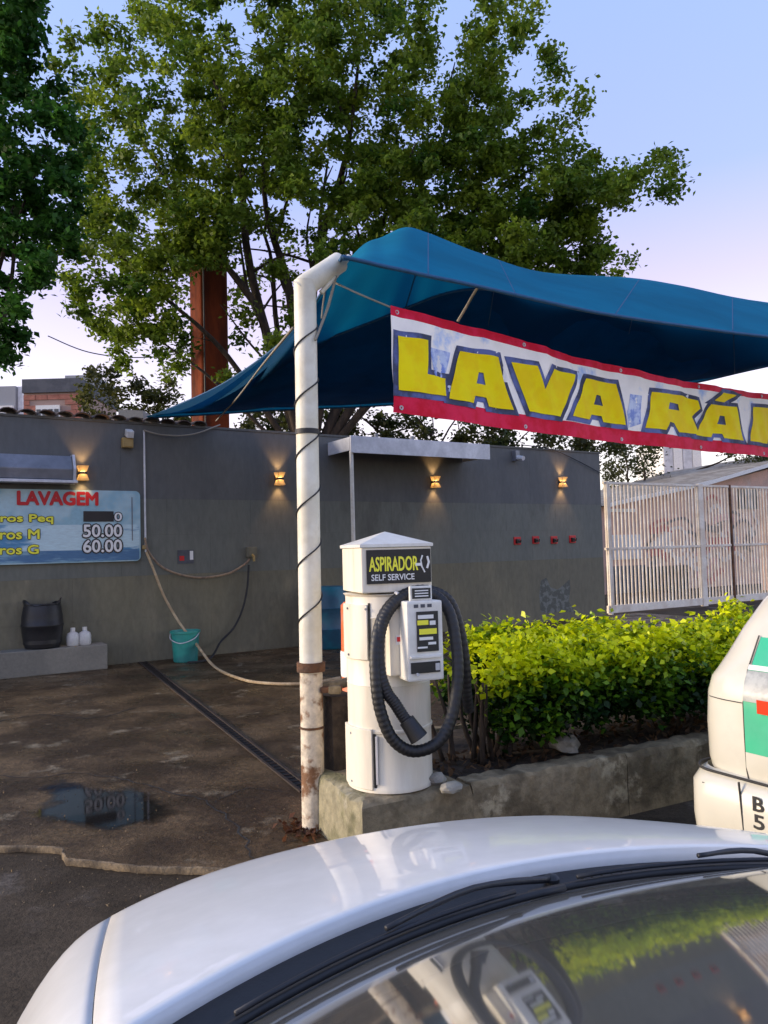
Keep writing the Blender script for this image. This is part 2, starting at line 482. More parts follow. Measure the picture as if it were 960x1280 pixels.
def text_flat(body, w_, h_, bold=.02, shear=0, space=1.0):
    cu = bpy.data.curves.new('tmp', 'FONT'); cu.body = body; cu.offset = bold; cu.shear = shear; cu.size = 1; cu.resolution_u = 3; cu.space_character = space
    o = bpy.data.objects.new('tmp', cu)
    me = o.to_mesh()
    vs = [v.co.copy() for v in me.vertices]; fs = [tuple(p.vertices) for p in me.polygons]
    o.to_mesh_clear(); bpy.data.objects.remove(o); bpy.data.curves.remove(cu)
    x0 = min(v.x for v in vs); x1 = max(v.x for v in vs); y0 = min(v.y for v in vs); y1 = max(v.y for v in vs)
    return [Vector(((v.x - x0) / (x1 - x0) * w_, (v.y - y0) / (y1 - y0) * h_, 0)) for v in vs], fs

def put_text(name, body, o, ux, uy, w_, h_, mt, parent, off=.002, bold=.02, shear=0, world=True, depth=.001):
    vs, fs = text_flat(body, w_, h_, 0, shear)
    o = Vector(o); ux = Vector(ux).normalized(); uy = Vector(uy).normalized(); n = ux.cross(uy)
    mb = MB()
    sh = bold * h_ * 1.1
    for q, (a, b) in enumerate(((0, 0), (1, 0), (-1, 0), (0, 1), (0, -1), (.7, .7), (-.7, .7), (.7, -.7), (-.7, -.7)) if bold else ((0, 0),)):
        mb.add([o + ux * (v.x + a * sh) + uy * (v.y + b * sh) + n * (off + q * .00012) for v in vs], fs)
    return mb.build(name, mt, parent, world=world, fix=False, kind='stuff' if name == 'lettering_shadow' else None)

# ================================================================== SETTING
ROAD_Z = -0.035
WDIR_A = ground(180, 827); WDIR_B = ground(757, 770)
wd = (WDIR_B - WDIR_A); wd.z = 0; WLEN_AB = wd.length; wd.normalize()
wn = Vector((wd.y, -wd.x, 0))           # faces the camera
W_END = WDIR_B
W_START = WDIR_A - wd * 4.2
W_LEN = (W_END - W_START).length
W_H = onplane(757, 568, W_END, wn).z
def onwall(px, py, off=0.0):
    return onplane(px, py, W_END + wn * off, wn)
print('wall', W_START, W_END, 'h', W_H, 'dir', math.degrees(math.atan2(wd.y, wd.x)), onwall(180, 540).z, onwall(0, 530).z)

def sheet(name, pts, z, mt, thick=0, kind='structure'):
    mb = MB()
    if thick: mb.prism([(p[0], p[1], z - thick) for p in pts], (0, 0, thick))
    else: mb.add([(p[0], p[1], z) for p in pts], [tuple(range(len(pts)))])
    return mb.build(name, mt, kind=kind)

# ground to the horizon
g = MB().add([(-900, -900, ROAD_Z), (900, -900, ROAD_Z), (900, 900, ROAD_Z), (-900, 900, ROAD_Z)], [(0, 1, 2, 3)]).build('ground', M['asphalt'], kind='structure')

# wash floor slab with a broken front edge
edge_px = [(-160, 1042), (-60, 1052), (0, 1055), (40, 1057), (78, 1059), (84, 1071), (120, 1077), (150, 1079), (210, 1082), (275, 1086), (330, 1090), (395, 1090)]
edge = [ground(*p) for p in edge_px]
edge2 = []
for i in range(len(edge) - 1):
    for k in range(5):
        p = edge[i].lerp(edge[i + 1], k / 5)
        edge2.append(p + Vector((random.uniform(-.008, .008), random.uniform(-.007, .007) + .012 * math.sin(i * 2.3 + k * .5), 0)))
edge2.append(edge[-1])
far = [W_END + wd * .0 + Vector((0, .05, 0)), W_START + Vector((0, .05, 0)) - wd * 4]
slabpts = edge2 + [Vector((0.2, 3.95, 0)), Vector((1.9, 4.9, 0)), Vector((3.4, 5.7, 0)), W_END + wn * 4.5 + wd * 1.0, W_END + wd * 1.0, far[1]]
mb = MB()
n = len(slabpts)
mb.add([(p.x, p.y, 0) for p in slabpts], [tuple(range(n))], 0)
# chamfered, broken concrete lip along the front
lip_top = []; lip_bot = []
for i, p in enumerate(edge2):
    wob = .010 + .007 * math.sin(i * .37) * math.sin(i * .9 + 1) + random.uniform(-.004, .006)
    lip_top.append(Vector((p.x, p.y, 0))); lip_bot.append(Vector((p.x, p.y - max(.012, wob), ROAD_Z + .001)))
floor = mb.build('wash_floor', M['wash_floor'], kind='structure')
mid = [a.lerp(b, .45) + Vector((0, -.012, .012 + random.uniform(-.006, .006))) for a, b in zip(lip_top, lip_bot)]
MB().grid([lip_bot, mid, lip_top]).build('kerb_edge', M['slab_edge'], kind='structure', smooth='all')

# puddle: a film of water that thins out at its rim
m = M['water_film'] = bpy.data.materials.new('water_film'); m.use_nodes = True
_t = m.node_tree; _p = _t.nodes['Principled BSDF']
_p.inputs['Base Color'].default_value = (.010, .008, .006, 1); _p.inputs['Roughness'].default_value = .045; _p.inputs['Specular IOR Level'].default_value = .24
_a = _t.nodes.new('ShaderNodeAttribute'); _a.attribute_name = 'film'
_n = _t.nodes.new('ShaderNodeTexNoise'); _n.inputs['Scale'].default_value = 7; _n.inputs['Detail'].default_value = 6
_g = _t.nodes.new('ShaderNodeNewGeometry'); _t.links.new(_g.outputs['Position'], _n.inputs['Vector'])
_ad = _t.nodes.new('ShaderNodeMath'); _ad.operation = 'ADD'; _t.links.new(_a.outputs['Fac'], _ad.inputs[0]); _t.links.new(_n.outputs['Fac'], _ad.inputs[1])
_mr = _t.nodes.new('ShaderNodeMapRange'); _mr.inputs['From Min'].default_value = .62; _mr.inputs['From Max'].default_value = 1.15; _t.links.new(_ad.outputs[0], _mr.inputs['Value'])
_t.links.new(_mr.outputs['Result'], _p.inputs['Alpha'])
vs = []; fs = []; film = []
for r_, fr_ in enumerate((0.02, .35, .6, .8, 1.0, 1.2)):
    for k in range(40):
        a = 2 * math.pi * k / 40
        rx = 80 * (1 + .16 * math.sin(3 * a + 1) + .1 * math.sin(7 * a)); ry = 29 * (1 + .2 * math.sin(2 * a + .5) + .12 * math.sin(5 * a))
        q = ground(122 + rx * fr_ * math.cos(a), 1008 + ry * fr_ * math.sin(a), .004); vs.append((q.x, q.y, .004)); film.append((1, .95, .8, .55, .25, 0)[r_])
for r_ in range(5):
    for k in range(40): fs.append((r_ * 40 + k, r_ * 40 + (k + 1) % 40, (r_ + 1) * 40 + (k + 1) % 40, (r_ + 1) * 40 + k))
po = MB().add(vs, fs).build('puddle', m, kind='structure', fix=False)
at_ = po.data.attributes.new('film', 'FLOAT', 'POINT'); at_.data.foreach_set('value', film)

def floor_crack(pts_px, w_):
    P = spline([ground(px, py, .003) for px, py in pts_px], 7)
    a = []; b = []
    for i, p in enumerate(P):
        t_ = (P[min(i + 1, len(P) - 1)] - P[max(i - 1, 0)]).normalized(); n_ = Vector((-t_.y, t_.x, 0)); j = random.uniform(-.02, .02); k_ = w_ * random.uniform(.4, 1.2)
        a.append(p + n_ * (j + k_)); b.append(p + n_ * (j - k_))
    MB().grid([a, b]).build('floor_crack', M['seam'], kind='structure')
floor_crack([(-20, 968), (40, 972), (95, 966), (160, 975), (210, 990), (262, 1004), (300, 1040), (318, 1078)], .006)
floor_crack([(-20, 905), (50, 893), (120, 897), (190, 880), (260, 884)], .008)
floor_crack([(268, 1003), (310, 985), (352, 990)], .004)

# drain channel
da, db = ground(178, 828), ground(384, 990)
dd = (db - da).normalized(); dn = Vector((-dd.y, dd.x, 0))
drain = thing('floor_drain', 'narrow dark drain channel running across the wash floor to the white post', 'drain', (da.x, da.y, 0))
MB().add([da + dn * .045 + Vector((0, 0, .004)), da - dn * .045 + Vector((0, 0, .004)), db - dn * .034 + Vector((0, 0, .004)), db + dn * .034 + Vector((0, 0, .004))], [(0, 1, 2, 3)]).build('channel', M['black'], drain, world=True)
for s in (1, -1):
    MB().bar(da + dn * .050 * s + Vector((0, 0, .008)), db + dn * .040 * s + Vector((0, 0, .008)), .02, .012).build('edge_rail', M['drain_iron'], drain, world=True)
L_ = (db - da).length
k = 0
while k * .08 < L_:
    p = da.lerp(db, k * .08 / L_)
    if k == 0:
        gb = MB().bar(p - dn * .034 + Vector((0, 0, .007)), p + dn * .034 + Vector((0, 0, .007)), .014, .003).build('grate_bar', M['drain_iron'], drain, world=True)
    else:
        copy_part(gb, drain, p - da)
    k += 1

# ================================================================== WALL
wall_rz = math.atan2(wd.y, wd.x)
wall = thing('grey_wall', 'long dark grey painted block wall behind the wash floor', 'wall', (W_START.x, W_START.y, 0), wall_rz)
T = .22
# local: x along wall, y away from the camera (front face y=0)
MB().box((W_LEN / 2, T / 2 + .005, W_H / 2 - .002), (W_LEN - .004, T, W_H)).build('wall_core', M['wall_core'], wall)
rows = [.62, .62, .60]; pw = 1.30
z = 0.0
proto = {}
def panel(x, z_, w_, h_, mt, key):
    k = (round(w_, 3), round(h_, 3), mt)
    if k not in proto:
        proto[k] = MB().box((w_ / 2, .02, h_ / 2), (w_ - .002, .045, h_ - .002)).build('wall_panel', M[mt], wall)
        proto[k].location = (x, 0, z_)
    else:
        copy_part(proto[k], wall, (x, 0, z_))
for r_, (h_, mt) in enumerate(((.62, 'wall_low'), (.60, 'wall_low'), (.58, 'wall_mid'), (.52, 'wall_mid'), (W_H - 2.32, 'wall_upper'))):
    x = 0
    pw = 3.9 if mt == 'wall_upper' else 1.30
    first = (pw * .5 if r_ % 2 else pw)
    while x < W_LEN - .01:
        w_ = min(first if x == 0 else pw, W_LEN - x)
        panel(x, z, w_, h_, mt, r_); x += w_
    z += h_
# coping and roof tiles
MB().box((W_LEN / 2, T / 2 + .01, W_H + .02), (W_LEN, T + .05, .035)).build('coping', M['wall_core'], wall)
tl = None
x_end = (onwall(180, 540) - W_START).dot(wd)
def tile_mb():
    mb = MB(); P = []
    for i in range(7):
        a = math.pi * i / 6
        P.append([(.115 * math.cos(a), -.10, .07 * math.sin(a)), (.10 * math.cos(a), .36, .06 * math.sin(a) + .05)])
    mb.grid(P)
    P2 = [[(p[0][0] * .87, p[0][1], p[0][2] * .82), (p[1][0] * .87, p[1][1], p[1][2] * .82)] for p in P]
    mb.grid([r2[::-1] for r2 in P2])
    for i in range(6):
        mb.add([P[i][0], P[i + 1][0], P2[i + 1][0], P2[i][0]], [(0, 1, 2, 3)])
    return mb
x = .1
while x < x_end + .9:
    if tl is None:
        tl = tile_mb().build('roof_tile', M['tile'], wall, smooth=True); tl.location = (x, 0, W_H + .035)
    else:
        c = copy_part(tl, wall, (x, random.uniform(-.03, .03), W_H + .035 + random.uniform(-.008, .012))); c.rotation_euler = (random.uniform(-.04, .04), 0, random.uniform(-.07, .07))
    x += .235

# peeling paint patch (flat marks on the wall face)
def wall_patch(name, pts_px, mt, off=.006):
    q = [onwall(px, py, off) for px, py in pts_px]
    return MB().add(q, [tuple(range(len(q)))]).build(name, mt, wall, world=True)
M['peel'] = mat('peel', (.17, .18, .16), .85, c2=(.10, .105, .09), scale=9, lo=.45, hi=.52, bump=.2)
wall_patch('paint_scrape', [(676, 726), (683, 722), (688, 734), (697, 737), (706, 730), (712, 724), (713, 736), (711, 752), (717, 762), (722, 766), (700, 764), (690, 767), (676, 765), (674, 745)], M['peel'])

# wall lamps -------------------------------------------------------
def wall_lamp(px, py, label):
    p = onwall(px, py, 0.0)
    t = thing('wall_lamp', label, 'wall lamp', p, wall_rz, 'up-and-down wall lamps')
    MB().box((0, -.012, 0), (.09, .022, .12)).build('back_plate', M['black'], t, bevel=.003)
    MB().box((0, -.075, 0), (.105, .10, .035)).build('housing', M['black'], t, bevel=.004)
    for s in (1, -1):
        mb = MB()
        a = [(-.045, -.03, s * .0185), (.045, -.03, s * .0185), (.045, -.12, s * .0185), (-.045, -.12, s * .0185)]
        b = [(-.075, -.025, s * .10), (.075, -.025, s * .10), (.07, -.15, s * .10), (-.07, -.15, s * .10)]
        mb.add(a + b, [(0, 1, 5, 4), (1, 2, 6, 5), (2, 3, 7, 6), (3, 0, 4, 7)])
        mb.build('shade', M['lamp_shade'], t)
        MB().box((0, -.075, s * .024), (.05, .05, .008)).build('bulb', M['lamp_glow'], t)
        ld = bpy.data.lights.new('bulb_light', 'SPOT'); ld.energy = 5.5; ld.color = (1, .55, .22); ld.spot_size = R(80); ld.spot_blend = .7; ld.shadow_soft_size = .02
        lo = bpy.data.objects.new('bulb_light', ld); col.objects.link(lo); lo.parent = t
        lo.location = (0, -.08, s * .06)
        lo.rotation_euler = (R(180) if s > 0 else 0, 0, 0)
M['lamp_shade'] = cloth_mat('lamp_shade', (.75, .55, .3), .6, .6)
wall_lamp(102, 592, 'small lit wall lamp above the LAVAGEM price board')
wall_lamp(347, 599, 'small lit wall lamp just beside the tall white post, above the hose hook')
wall_lamp(541, 603, 'small lit wall lamp under the white awning edge')
wall_lamp(700, 603, 'small lit wall lamp above the four red wall hooks')

# price board --------------------------------------------------------
b_tr = onwall(176, 614, .05); b_br = onwall(176, 701, .05)
b_h = 0.5 * ((b_tr.z - b_br.z)) * 2
bw = 2.75
b0 = b_br - wd * bw; b0.z = b_br.z
board = thing('price_board', 'blue and white LAVAGEM price board with yellow rows and white figures on the wall', 'sign', b0, wall_rz)
def rrect(x0, x1, z0, z1, r, y=0, n=5):
    pts = []
    for cx, cz, a0 in ((x1 - r, z0 + r, -90), (x1 - r, z1 - r, 0), (x0 + r, z1 - r, 90), (x0 + r, z0 + r, 180)):
        for k in range(n + 1):
            a = R(a0 + 90 * k / n); pts.append((cx + r * math.cos(a), y, cz + r * math.sin(a)))
    return pts
M['board_print'] = mat('board_print', (.50, .68, .74), .4, c2=(.06, .24, .44), scale=2.2, lo=.5, hi=.62, var=.1, bump=.03, stretch=(.5, .5, 2.2))
M['board_blue'] = mat('board_blue', (.05, .16, .32), .35, c2=(.20, .38, .50), scale=3, lo=.45, hi=.65, var=.1, bump=.03, stretch=(.5, .5, 2.5))
M['board_pale'] = mat('board_pale', (.42, .60, .66), .45, c2=(.26, .47, .57), scale=3, var=.08, bump=.03)
MB().prism(rrect(0, bw, 0, b_h, .07), (0, .045, 0)).build('panel', M['board_pale'], board)
MB().add(rrect(.02, bw - .02, .02, b_h * .52, .05, -.002), [tuple(range(24))]).build('wave_print', M['board_print'], board)
MB().add(rrect(.02, bw - .02, .015, b_h * .17, .04, -.004), [tuple(range(24))]).build('water_print', M['board_blue'], board)
def board_uv(px, py):
    q = onwall(px, py, .05) - b0
    return q.dot(wd), q.z
def board_text(body, x0, y0, x1, y1, mt, bold=.03, name='lettering', z=0):
    u0, v1 = board_uv(x0, y0); u1, v0 = board_uv(x1, y1)
    va = board_uv((x0 + x1) / 2, y0)[1]; vb = board_uv((x0 + x1) / 2, y1)[1]
    return put_text(name, body, (u0, -.006, vb), (1, 0, 0), (0, 0, 1), u1 - u0, va - vb, M[mt], board, bold=bold, world=False, off=.003 + z)
board_text('LAVAGEM', 22, 615, 122, 631, 'red_print', .06)
board_text('Carros Peq', -35, 643, 66, 655, 'dark_print', .10, 'lettering_shadow')
board_text('Carros Peq', -35, 643, 66, 655, 'yellow_print', .035, z=.003)
board_text('Carros M', -35, 662, 49, 674, 'dark_print', .10, 'lettering_shadow')
board_text('Carros M', -35, 662, 49, 674, 'yellow_print', .035, z=.003)
board_text('Carros G', -35, 682, 48, 693, 'dark_print', .10, 'lettering_shadow')
board_text('Carros G', -35, 682, 48, 693, 'yellow_print', .035, z=.003)
for (x0, y0, x1, y1) in ((104, 639, 142, 652),):
    u0, _ = board_uv(x0, y0); u1, _ = board_uv(x1, y1); va = board_uv(123, y0)[1]; vb = board_uv(123, y1)[1]
    MB().add([(u0, -.007, vb), (u1, -.007, vb), (u1, -.007, va), (u0, -.007, va)], [(0, 1, 2, 3)]).build('black_strip', M['dark_print'], board)
board_text('0', 143, 641, 152, 651, 'dark_print', .13, 'lettering_shadow')
board_text('0', 143, 641, 152, 651, 'white_print', .03, z=.003)
board_text('50.00', 104, 656, 152, 671, 'dark_print', .13, 'lettering_shadow')
board_text('50.00', 104, 656, 152, 671, 'white_print', .03, z=.003)
board_text('60.00', 104, 675, 152, 690, 'dark_print', .13, 'lettering_shadow')
board_text('60.00', 104, 675, 152, 690, 'white_print', .03, z=.003)
u_, _ = board_uv(165, 640)
MB().box((u_, -.004, b_h / 2 + .1), (.012, .006, b_h * .62)).build('trim_strip', M['metal_grey'], board)

# awning cassette above the price board ---------------------------------
p = onwall(90, 606, 0); pt = onwall(88, 572, 0)
hb = pt.z - p.z
aw = thing('awning_box', 'grey metal roller awning box above the price board', 'awning', p - wd * 2.3, wall_rz)
MB().prism([(0, -.02, .05), (0, -.24, .05), (0, -.26, hb * .5), (0, -.16, hb), (0, -.02, hb)], (2.27, 0, 0)).build('cassette', M['metal_grey'], aw, bevel=.01)
MB().prism([(2.272, -.01, .04), (2.272, -.26, .04), (2.272, -.285, hb * .5), (2.272, -.18, hb + .02), (2.272, -.01, hb + .02)], (.035, 0, 0)).build('end_plate', M['metal_light'], aw, bevel=.005)
MB().box((1.15, -.15, .02), (2.35, .26, .04)).build('front_bar', M['metal_light'], aw, bevel=.006)

# white awning with pole in the middle of the wall ------------------------
a_l = onwall(438, 552, .75); a_r = onwall(611, 567, .75)
al, ar = onplane(437, 542, W_END + wn * .75, wn), onplane(611, 558, W_END + wn * .75, wn)
abl = onplane(611, 577, W_END + wn * .75, wn)
wa = (ar - al).dot(wd); ha = ar.z - abl.z
awn = thing('flat_awning', 'flat awning with white fascia and thin pole fixed to the wall', 'awning', (al.x, al.y, 0), wall_rz)
zt = (al.z + ar.z) / 2
MB().box((wa / 2, -.012, zt - ha / 2), (wa, .03, ha)).build('fascia', M['metal_light'], awn, bevel=.004)
MB().box((wa / 2, .37, zt - .05), (wa - .02, .73, .03)).build('roof_sheet', M['metal_grey'], awn)
for xx in (.012, wa - .012):
    MB().box((xx, .37, zt - ha / 2 + .01), (.024, .72, ha - .06)).build('side_panel', M['metal_light'], awn)
MB().tube([(.045, .04, 0), (.045, .04, zt - .06)], .032, 10).build('pole', M['white_paint'], awn, smooth=True)
for xx in (.5, 1.2):
    MB().box((xx, .02, zt + .03), (.05, .05, .06)).build('bracket', M['metal_grey'], awn)

# red hooks -----------------------------------------------------------
rl = ['red hook plate on the grey wall nearest the awning in its row', 'red hook plate second from the awning side in its row', 'red hook plate second from the gate side in its row', 'red hook plate on the grey wall nearest the white gate']
for (px, py), lb in zip(((646, 676), (669, 675), (692, 675), (715, 674)), rl):
    t = thing('wall_hook', lb, 'wall hook', onwall(px, py), wall_rz, 'red hooks in a row on the wall')
    MB().box((0, -.012, 0), (.17, .024, .15)).build('back_plate', M['red_print'], t, bevel=.006)
    MB().box((-.01, -.04, -.01), (.08, .05, .085)).build('socket', M['black'], t, bevel=.01)
    MB().tube([(-.01, -.06, 0), (-.01, -.12, -.03), (-.01, -.13, .02)], .012, 8).build('hook', M['black'], t, smooth=True)

# junction box, camera, sticker, valve, conduit ------------------------------
t = thing('flood_light', 'old brownish floodlight box under the wall top next to the conduit', 'floodlight', onwall(158, 549), wall_rz)
MB().box((0, -.05, -.06), (.15, .10, .14)).build('housing', M['brass'], t, bevel=.01)
MB().box((.02, -.09, .07), (.10, .14, .10), Matrix.Rotation(.4, 3, 'X')).build('lamp_head', M['bottle'], t, bevel=.012)
MB().box((0, -.105, -.07), (.10, .012, .08)).build('lens', M['brass'], t)
t = thing('security_camera', 'small security camera box at the wall top between awning and gate', 'camera', onwall(642, 569), wall_rz)
MB().box((0, -.06, -.02), (.10, .12, .20)).build('bracket', M['metal_grey'], t, bevel=.008)
MB().tube([(0, -.1, -.06), (0, -.27, -.09)], .045, 12).build('lens_barrel', M['metal_light'], t, smooth=True)
t = thing('conduit', 'thin vertical pipe running down the wall beside the price board', 'pipe', onwall(181, 690), wall_rz)
q0, q1 = onwall(180, 538, .03), onwall(182, 690, .03)
MB().tube([q0, q1], .014, 8).build('pipe_run', M['metal_light'], t, world=True, smooth=True)
MB().box(onwall(181, 684, .03), (.06, .06, .06)).build('tap', M['brass'], t, world=True, bevel=.01)
t = thing('wall_sticker', 'small square notice with dark and red print stuck on the wall', 'notice', onwall(232, 696), wall_rz)
MB().box((0, -.006, 0), (.24, .012, .20)).build('plate', M['slate'], t)
MB().box((-.06, -.014, -.02), (.07, .004, .07)).build('red_patch', M['red_print'], t)
MB().box((.085, -.014, .02), (.05, .004, .13)).build('white_patch', M['white_print'], t)
t = thing('valve_box', 'small grey valve box holding the hose end on the wall', 'valve', onwall(313, 692), wall_rz)
MB().box((0, -.04, .02), (.16, .08, .16)).build('box', M['wall_low'], t, bevel=.008)
MB().tube([(0, -.08, -.02), (0, -.14, -.05), (0, -.14, -.12)], .02, 8).build('spout', M['brass'], t, smooth=True)

def hose(name, label, pts, r, mt, cat='hose', n=8):
    pts = spline(pts, 8)
    mb = MB().tube(pts, r, n)
    o = mb.build(name, mt, smooth=True)
    return tag(o, label, cat)
hose('wall_hose', 'brown hose hanging in a sagging curve from conduit to valve box', [onwall(*q, .09) for q in ((181, 672), (186, 690), (203, 709), (228, 719), (255, 722), (285, 717), (305, 706), (312, 699))], .017, M['wall_hose'])
hose('dark_hose', 'dark hose dropping from the valve box down to the floor', [onwall(*q, .09) for q in ((311, 706), (309, 735), (303, 762), (292, 785))] + [onwall(276, 802, .12), ground(262, 826) + Vector((0, 0, .03)), ground(235, 831) + Vector((0, 0, .03))], .016, M['wire'])
hose('pale_hose', 'pale hose trailing over the green bucket and along the wash floor', [onwall(183, 690, .12), onwall(192, 712, .14), onwall(205, 745, .2), onwall(222, 775, .32), onwall(235, 793, .46), onwall(246, 806, .58), ground(268, 836) + Vector((0, 0, .03)), ground(300, 851) + Vector((0, 0, .025)), ground(335, 857) + Vector((0, 0, .025)), ground(385, 857) + Vector((0, 0, .025)), ground(425, 850) + Vector((0, 0, .025))], .018, M['pale_hose'])
hose('wall_wire', 'thin dark wire sagging across the wall top by the gate', [onwall(652, 556, .06), onwall(690, 562, .06), onwall(722, 576, .05), onwall(752, 592, .04)], .010, M['wire'], 'wire', 6)
hose('roof_cable', 'light cable sagging along the wall top below the sail corner', [onwall(180, 538, .06), onwall(205, 544, .06), onwall(240, 543, .06), onwall(275, 531, .02)], .012, M['rope'], 'cable', 6)

# bench and the things on it ---------------------------------------------
bl = ground(135, 836)
bh = .33
bench = thing('concrete_bench', 'low grey concrete ledge along the wall under the price board', 'ledge', (bl.x, bl.y, 0), wall_rz)
dep = (WDIR_A - bl).dot(-wn)
dep = max(.3, dep - .03)
for k in range(3):
    MB().box((-.75 - 1.5 * k, dep / 2, bh / 2), (1.494, dep, bh)).build('ledge_block', M['bench'], bench, bevel=.012)
bp = onplane(53, 803, Vector((bl.x, bl.y, 0)) - wn * .22, wn)
bp.z = bh
bk = thing('dark_barrel', 'dark plastic barrel with torn open top on the concrete ledge', 'barrel', bp, 0)
MB().lathe([(0, 0), (.19, 0), (.215, .015), (.245, .16), (.255, .28), (.262, .29), (.262, .31), (.255, .32), (.25, .42), (.232, .53), (.215, .58), (.20, .585), (.215, .52), (.235, .40), (.235, .06), (0, .05)], 32).build('body', M['dark_plastic'], bk, smooth=True)
mb = MB(); P = []
for k in range(33):
    a = 2 * math.pi * k / 32; h_ = .60 + .035 * math.sin(a * 2 + .6) + .02 * math.sin(a * 5)
    P.append([(.222 * math.cos(a), .222 * math.sin(a), .56), (.236 * math.cos(a), .236 * math.sin(a), h_), (.215 * math.cos(a), .215 * math.sin(a), h_ - .01), (.205 * math.cos(a), .205 * math.sin(a), .57)])
mb.grid(P).build('torn_rim', M['black_rubber'], bk, smooth='all', merge=.0005)
for px, py, lb in ((91, 802, 'white plastic bottle on the ledge, the one nearer the dark barrel'), (106, 801, 'white plastic bottle at the outer end of the ledge')):
    q = onplane(px, py, Vector((bl.x, bl.y, 0)) - wn * .18, wn); q.z = bh
    t = thing('bottle', lb, 'bottle', q, random.uniform(0, 3), 'white bottles on the ledge')
    MB().lathe([(0, 0), (.072, 0), (.082, .012), (.082, .12), (.07, .16), (.03, .185), (.027, .20)], 16).build('body', M['bottle'], t, smooth=True)
    MB().lathe([(.031, .195), (.031, .235), (0, .237)], 12).build('cap', M['white_paint'], t, smooth=True)

# bucket
q = ground(228, 829)
t = thing('bucket', 'turquoise plastic bucket on the floor by the wall', 'bucket', (q.x, q.y + .17, 0))
MB().lathe([(0, .004), (.155, 0), (.165, .01), (.195, .40), (.21, .405), (.21, .435), (.192, .435), (.185, .41), (.155, .03), (0, .03)], 28).build('body', M['bucket'], t, smooth=True)
MB().tube(spline([(-.205, 0, .41), (-.16, -.16, .33), (0, -.235, .28), (.16, -.16, .33), (.205, 0, .41)], 6), .007, 6).build('handle', M['metal_light'], t, smooth=True)
# blue barrel behind the post
q = ground(410, 812)
t = thing('blue_barrel', 'blue plastic barrel standing at the wall behind the white post', 'barrel', (q.x, q.y + .25, 0))
MB().lathe([(0, 0), (.26, 0), (.285, .03), (.29, .28), (.30, .30), (.29, .32), (.29, .6), (.30, .62), (.29, .64), (.285, .88), (.255, .92), (.24, .95), (.22, .945), (.22, .91), (0, .91)], 28).build('body', M['barrel_blue'], t, smooth=True)
MB().lathe([(.05, .91), (.05, .935), (0, .935)], 12, c=(.1, -.08, 0)).build('cap', M['barrel_blue'], t, smooth=True)
# dark bag
q = ground(361, 808)
t = thing('dark_drum', 'short dark drum on the floor between hose and blue barrel', 'drum', (q.x, q.y + .15, 0))
MB().lathe([(0, 0), (.15, 0), (.17, .02), (.175, .15), (.165, .17), (.17, .2), (.16, .32), (.12, .36), (0, .365)], 20).build('body', M['tile'], t, smooth=True)
MB().lathe([(.16, .30), (.172, .30), (.172, .335), (.15, .35)], 20).build('hoop', M['rust'], t, smooth=True)

# ================================================================== POST
pb = ground(392, 1036)
post = thing('support_post', 'tall white steel post with rusty base carrying the sail', 'post', (pb.x, pb.y, 0))
ptop = at(381, 352, pb.y + .0)
axis = (ptop - pb)
rp = .0625
def pp(f): return pb + axis * f
fpy = lambda py: (1036 - py) / (1036 - 352)
MB().tube([pp(-.01), pp(.02), pp(.1), pp(fpy(845))], rp, 28).build('rusty_base', M['post_rust'], post, world=True, smooth=True)
MB().tube([pp(fpy(845)) , pp(.5), pp(.8), pp(1.0)], rp, 28).build('pole', M['post_white'], post, world=True, smooth=True)
arm_end = at(424, 328, pb.y + .16)
MB().tube([pp(.985) - Vector((.02, 0, 0)), pp(.992), arm_end], [rp * .99, rp * .99, rp * .95], 28).build('arm', M['post_white'], post, world=True, smooth=True)
for py, rr, hh, mt in ((838, .078, .05, 'rust'), (545, .068, .028, 'wire'), (912, .067, .012, 'rust')):
    c = pp(fpy(py))
    MB().tube([c - axis.normalized() * hh / 2, c + axis.normalized() * hh / 2], rr, 24).build('clamp', M[mt], post, world=True, smooth=True)
c = pp(fpy(866))
MB().bar(c + Vector((.05, -.03, 0)), c + Vector((.17, -.02, .005)), .05, .03).build('hinge_plate', M['rust'], post, world=True, bevel=.006)
MB().box(c + Vector((.13, -.03, -.0)), (.07, .05, .045)).build('bolt_block', M['concrete'], post, world=True, bevel=.012)
# wire wound round the post
wp = []
for k in range(260):
    f = fpy(800) + (fpy(400) - fpy(800)) * k / 259
    an = -1.1 + (f * axis.length) / .30 * 2 * math.pi
    c = pp(f)
    wp.append(c + Vector((math.cos(an), math.sin(an), 0)) * (rp + .004))
o = MB().tube(wp, .0045, 5).build('post_wire', M['wire'])
tag(o, 'thin dark wire wound round the tall white post', 'wire')

# ================================================================== SAIL CANOPY
E = [(428, 321, 4.15), (455, 327, 4.2), (480, 333, 4.25), (505, 338, 4.3), (535, 345, 4.4), (575, 353, 4.5), (624, 364, 4.65), (690, 379, 4.85), (753, 392, 5.04), (852, 407, 5.45), (960, 421, 5.93), (1150, 440, 6.9)]
Rg = [(398, 372, 6.0), (448, 311, 5.6), (478, 296, 5.8), (507, 284, 6.0), (535, 291, 6.1), (565, 303, 6.3), (602, 317, 6.5), (678, 340, 6.8), (787, 347, 7.3), (852, 357, 7.6), (960, 378, 8.1), (1150, 395, 9.0)]
Bk = [(185, 522, 11.0), (270, 517, 11.0), (330, 513, 11.0), (400, 510, 11.0), (450, 508, 11.0), (500, 505, 11.0), (560, 502, 10.8), (640, 497, 10.5), (740, 492, 10.3), (850, 481, 9.9), (960, 457, 9.4), (1150, 420, 8.9)]
Lf = [(428, 321, 4.15), (414, 344, 5.1), (398, 372, 6.0), (362, 420, 7.8), (275, 482, 9.7), (185, 522, 11.0)]
rowsP = []
e = [at(*q) for q in E]; rg = [at(*q) for q in Rg]; bk_ = [at(*q) for q in Bk]; lf = [at(*q) for q in Lf]
NC = len(e)
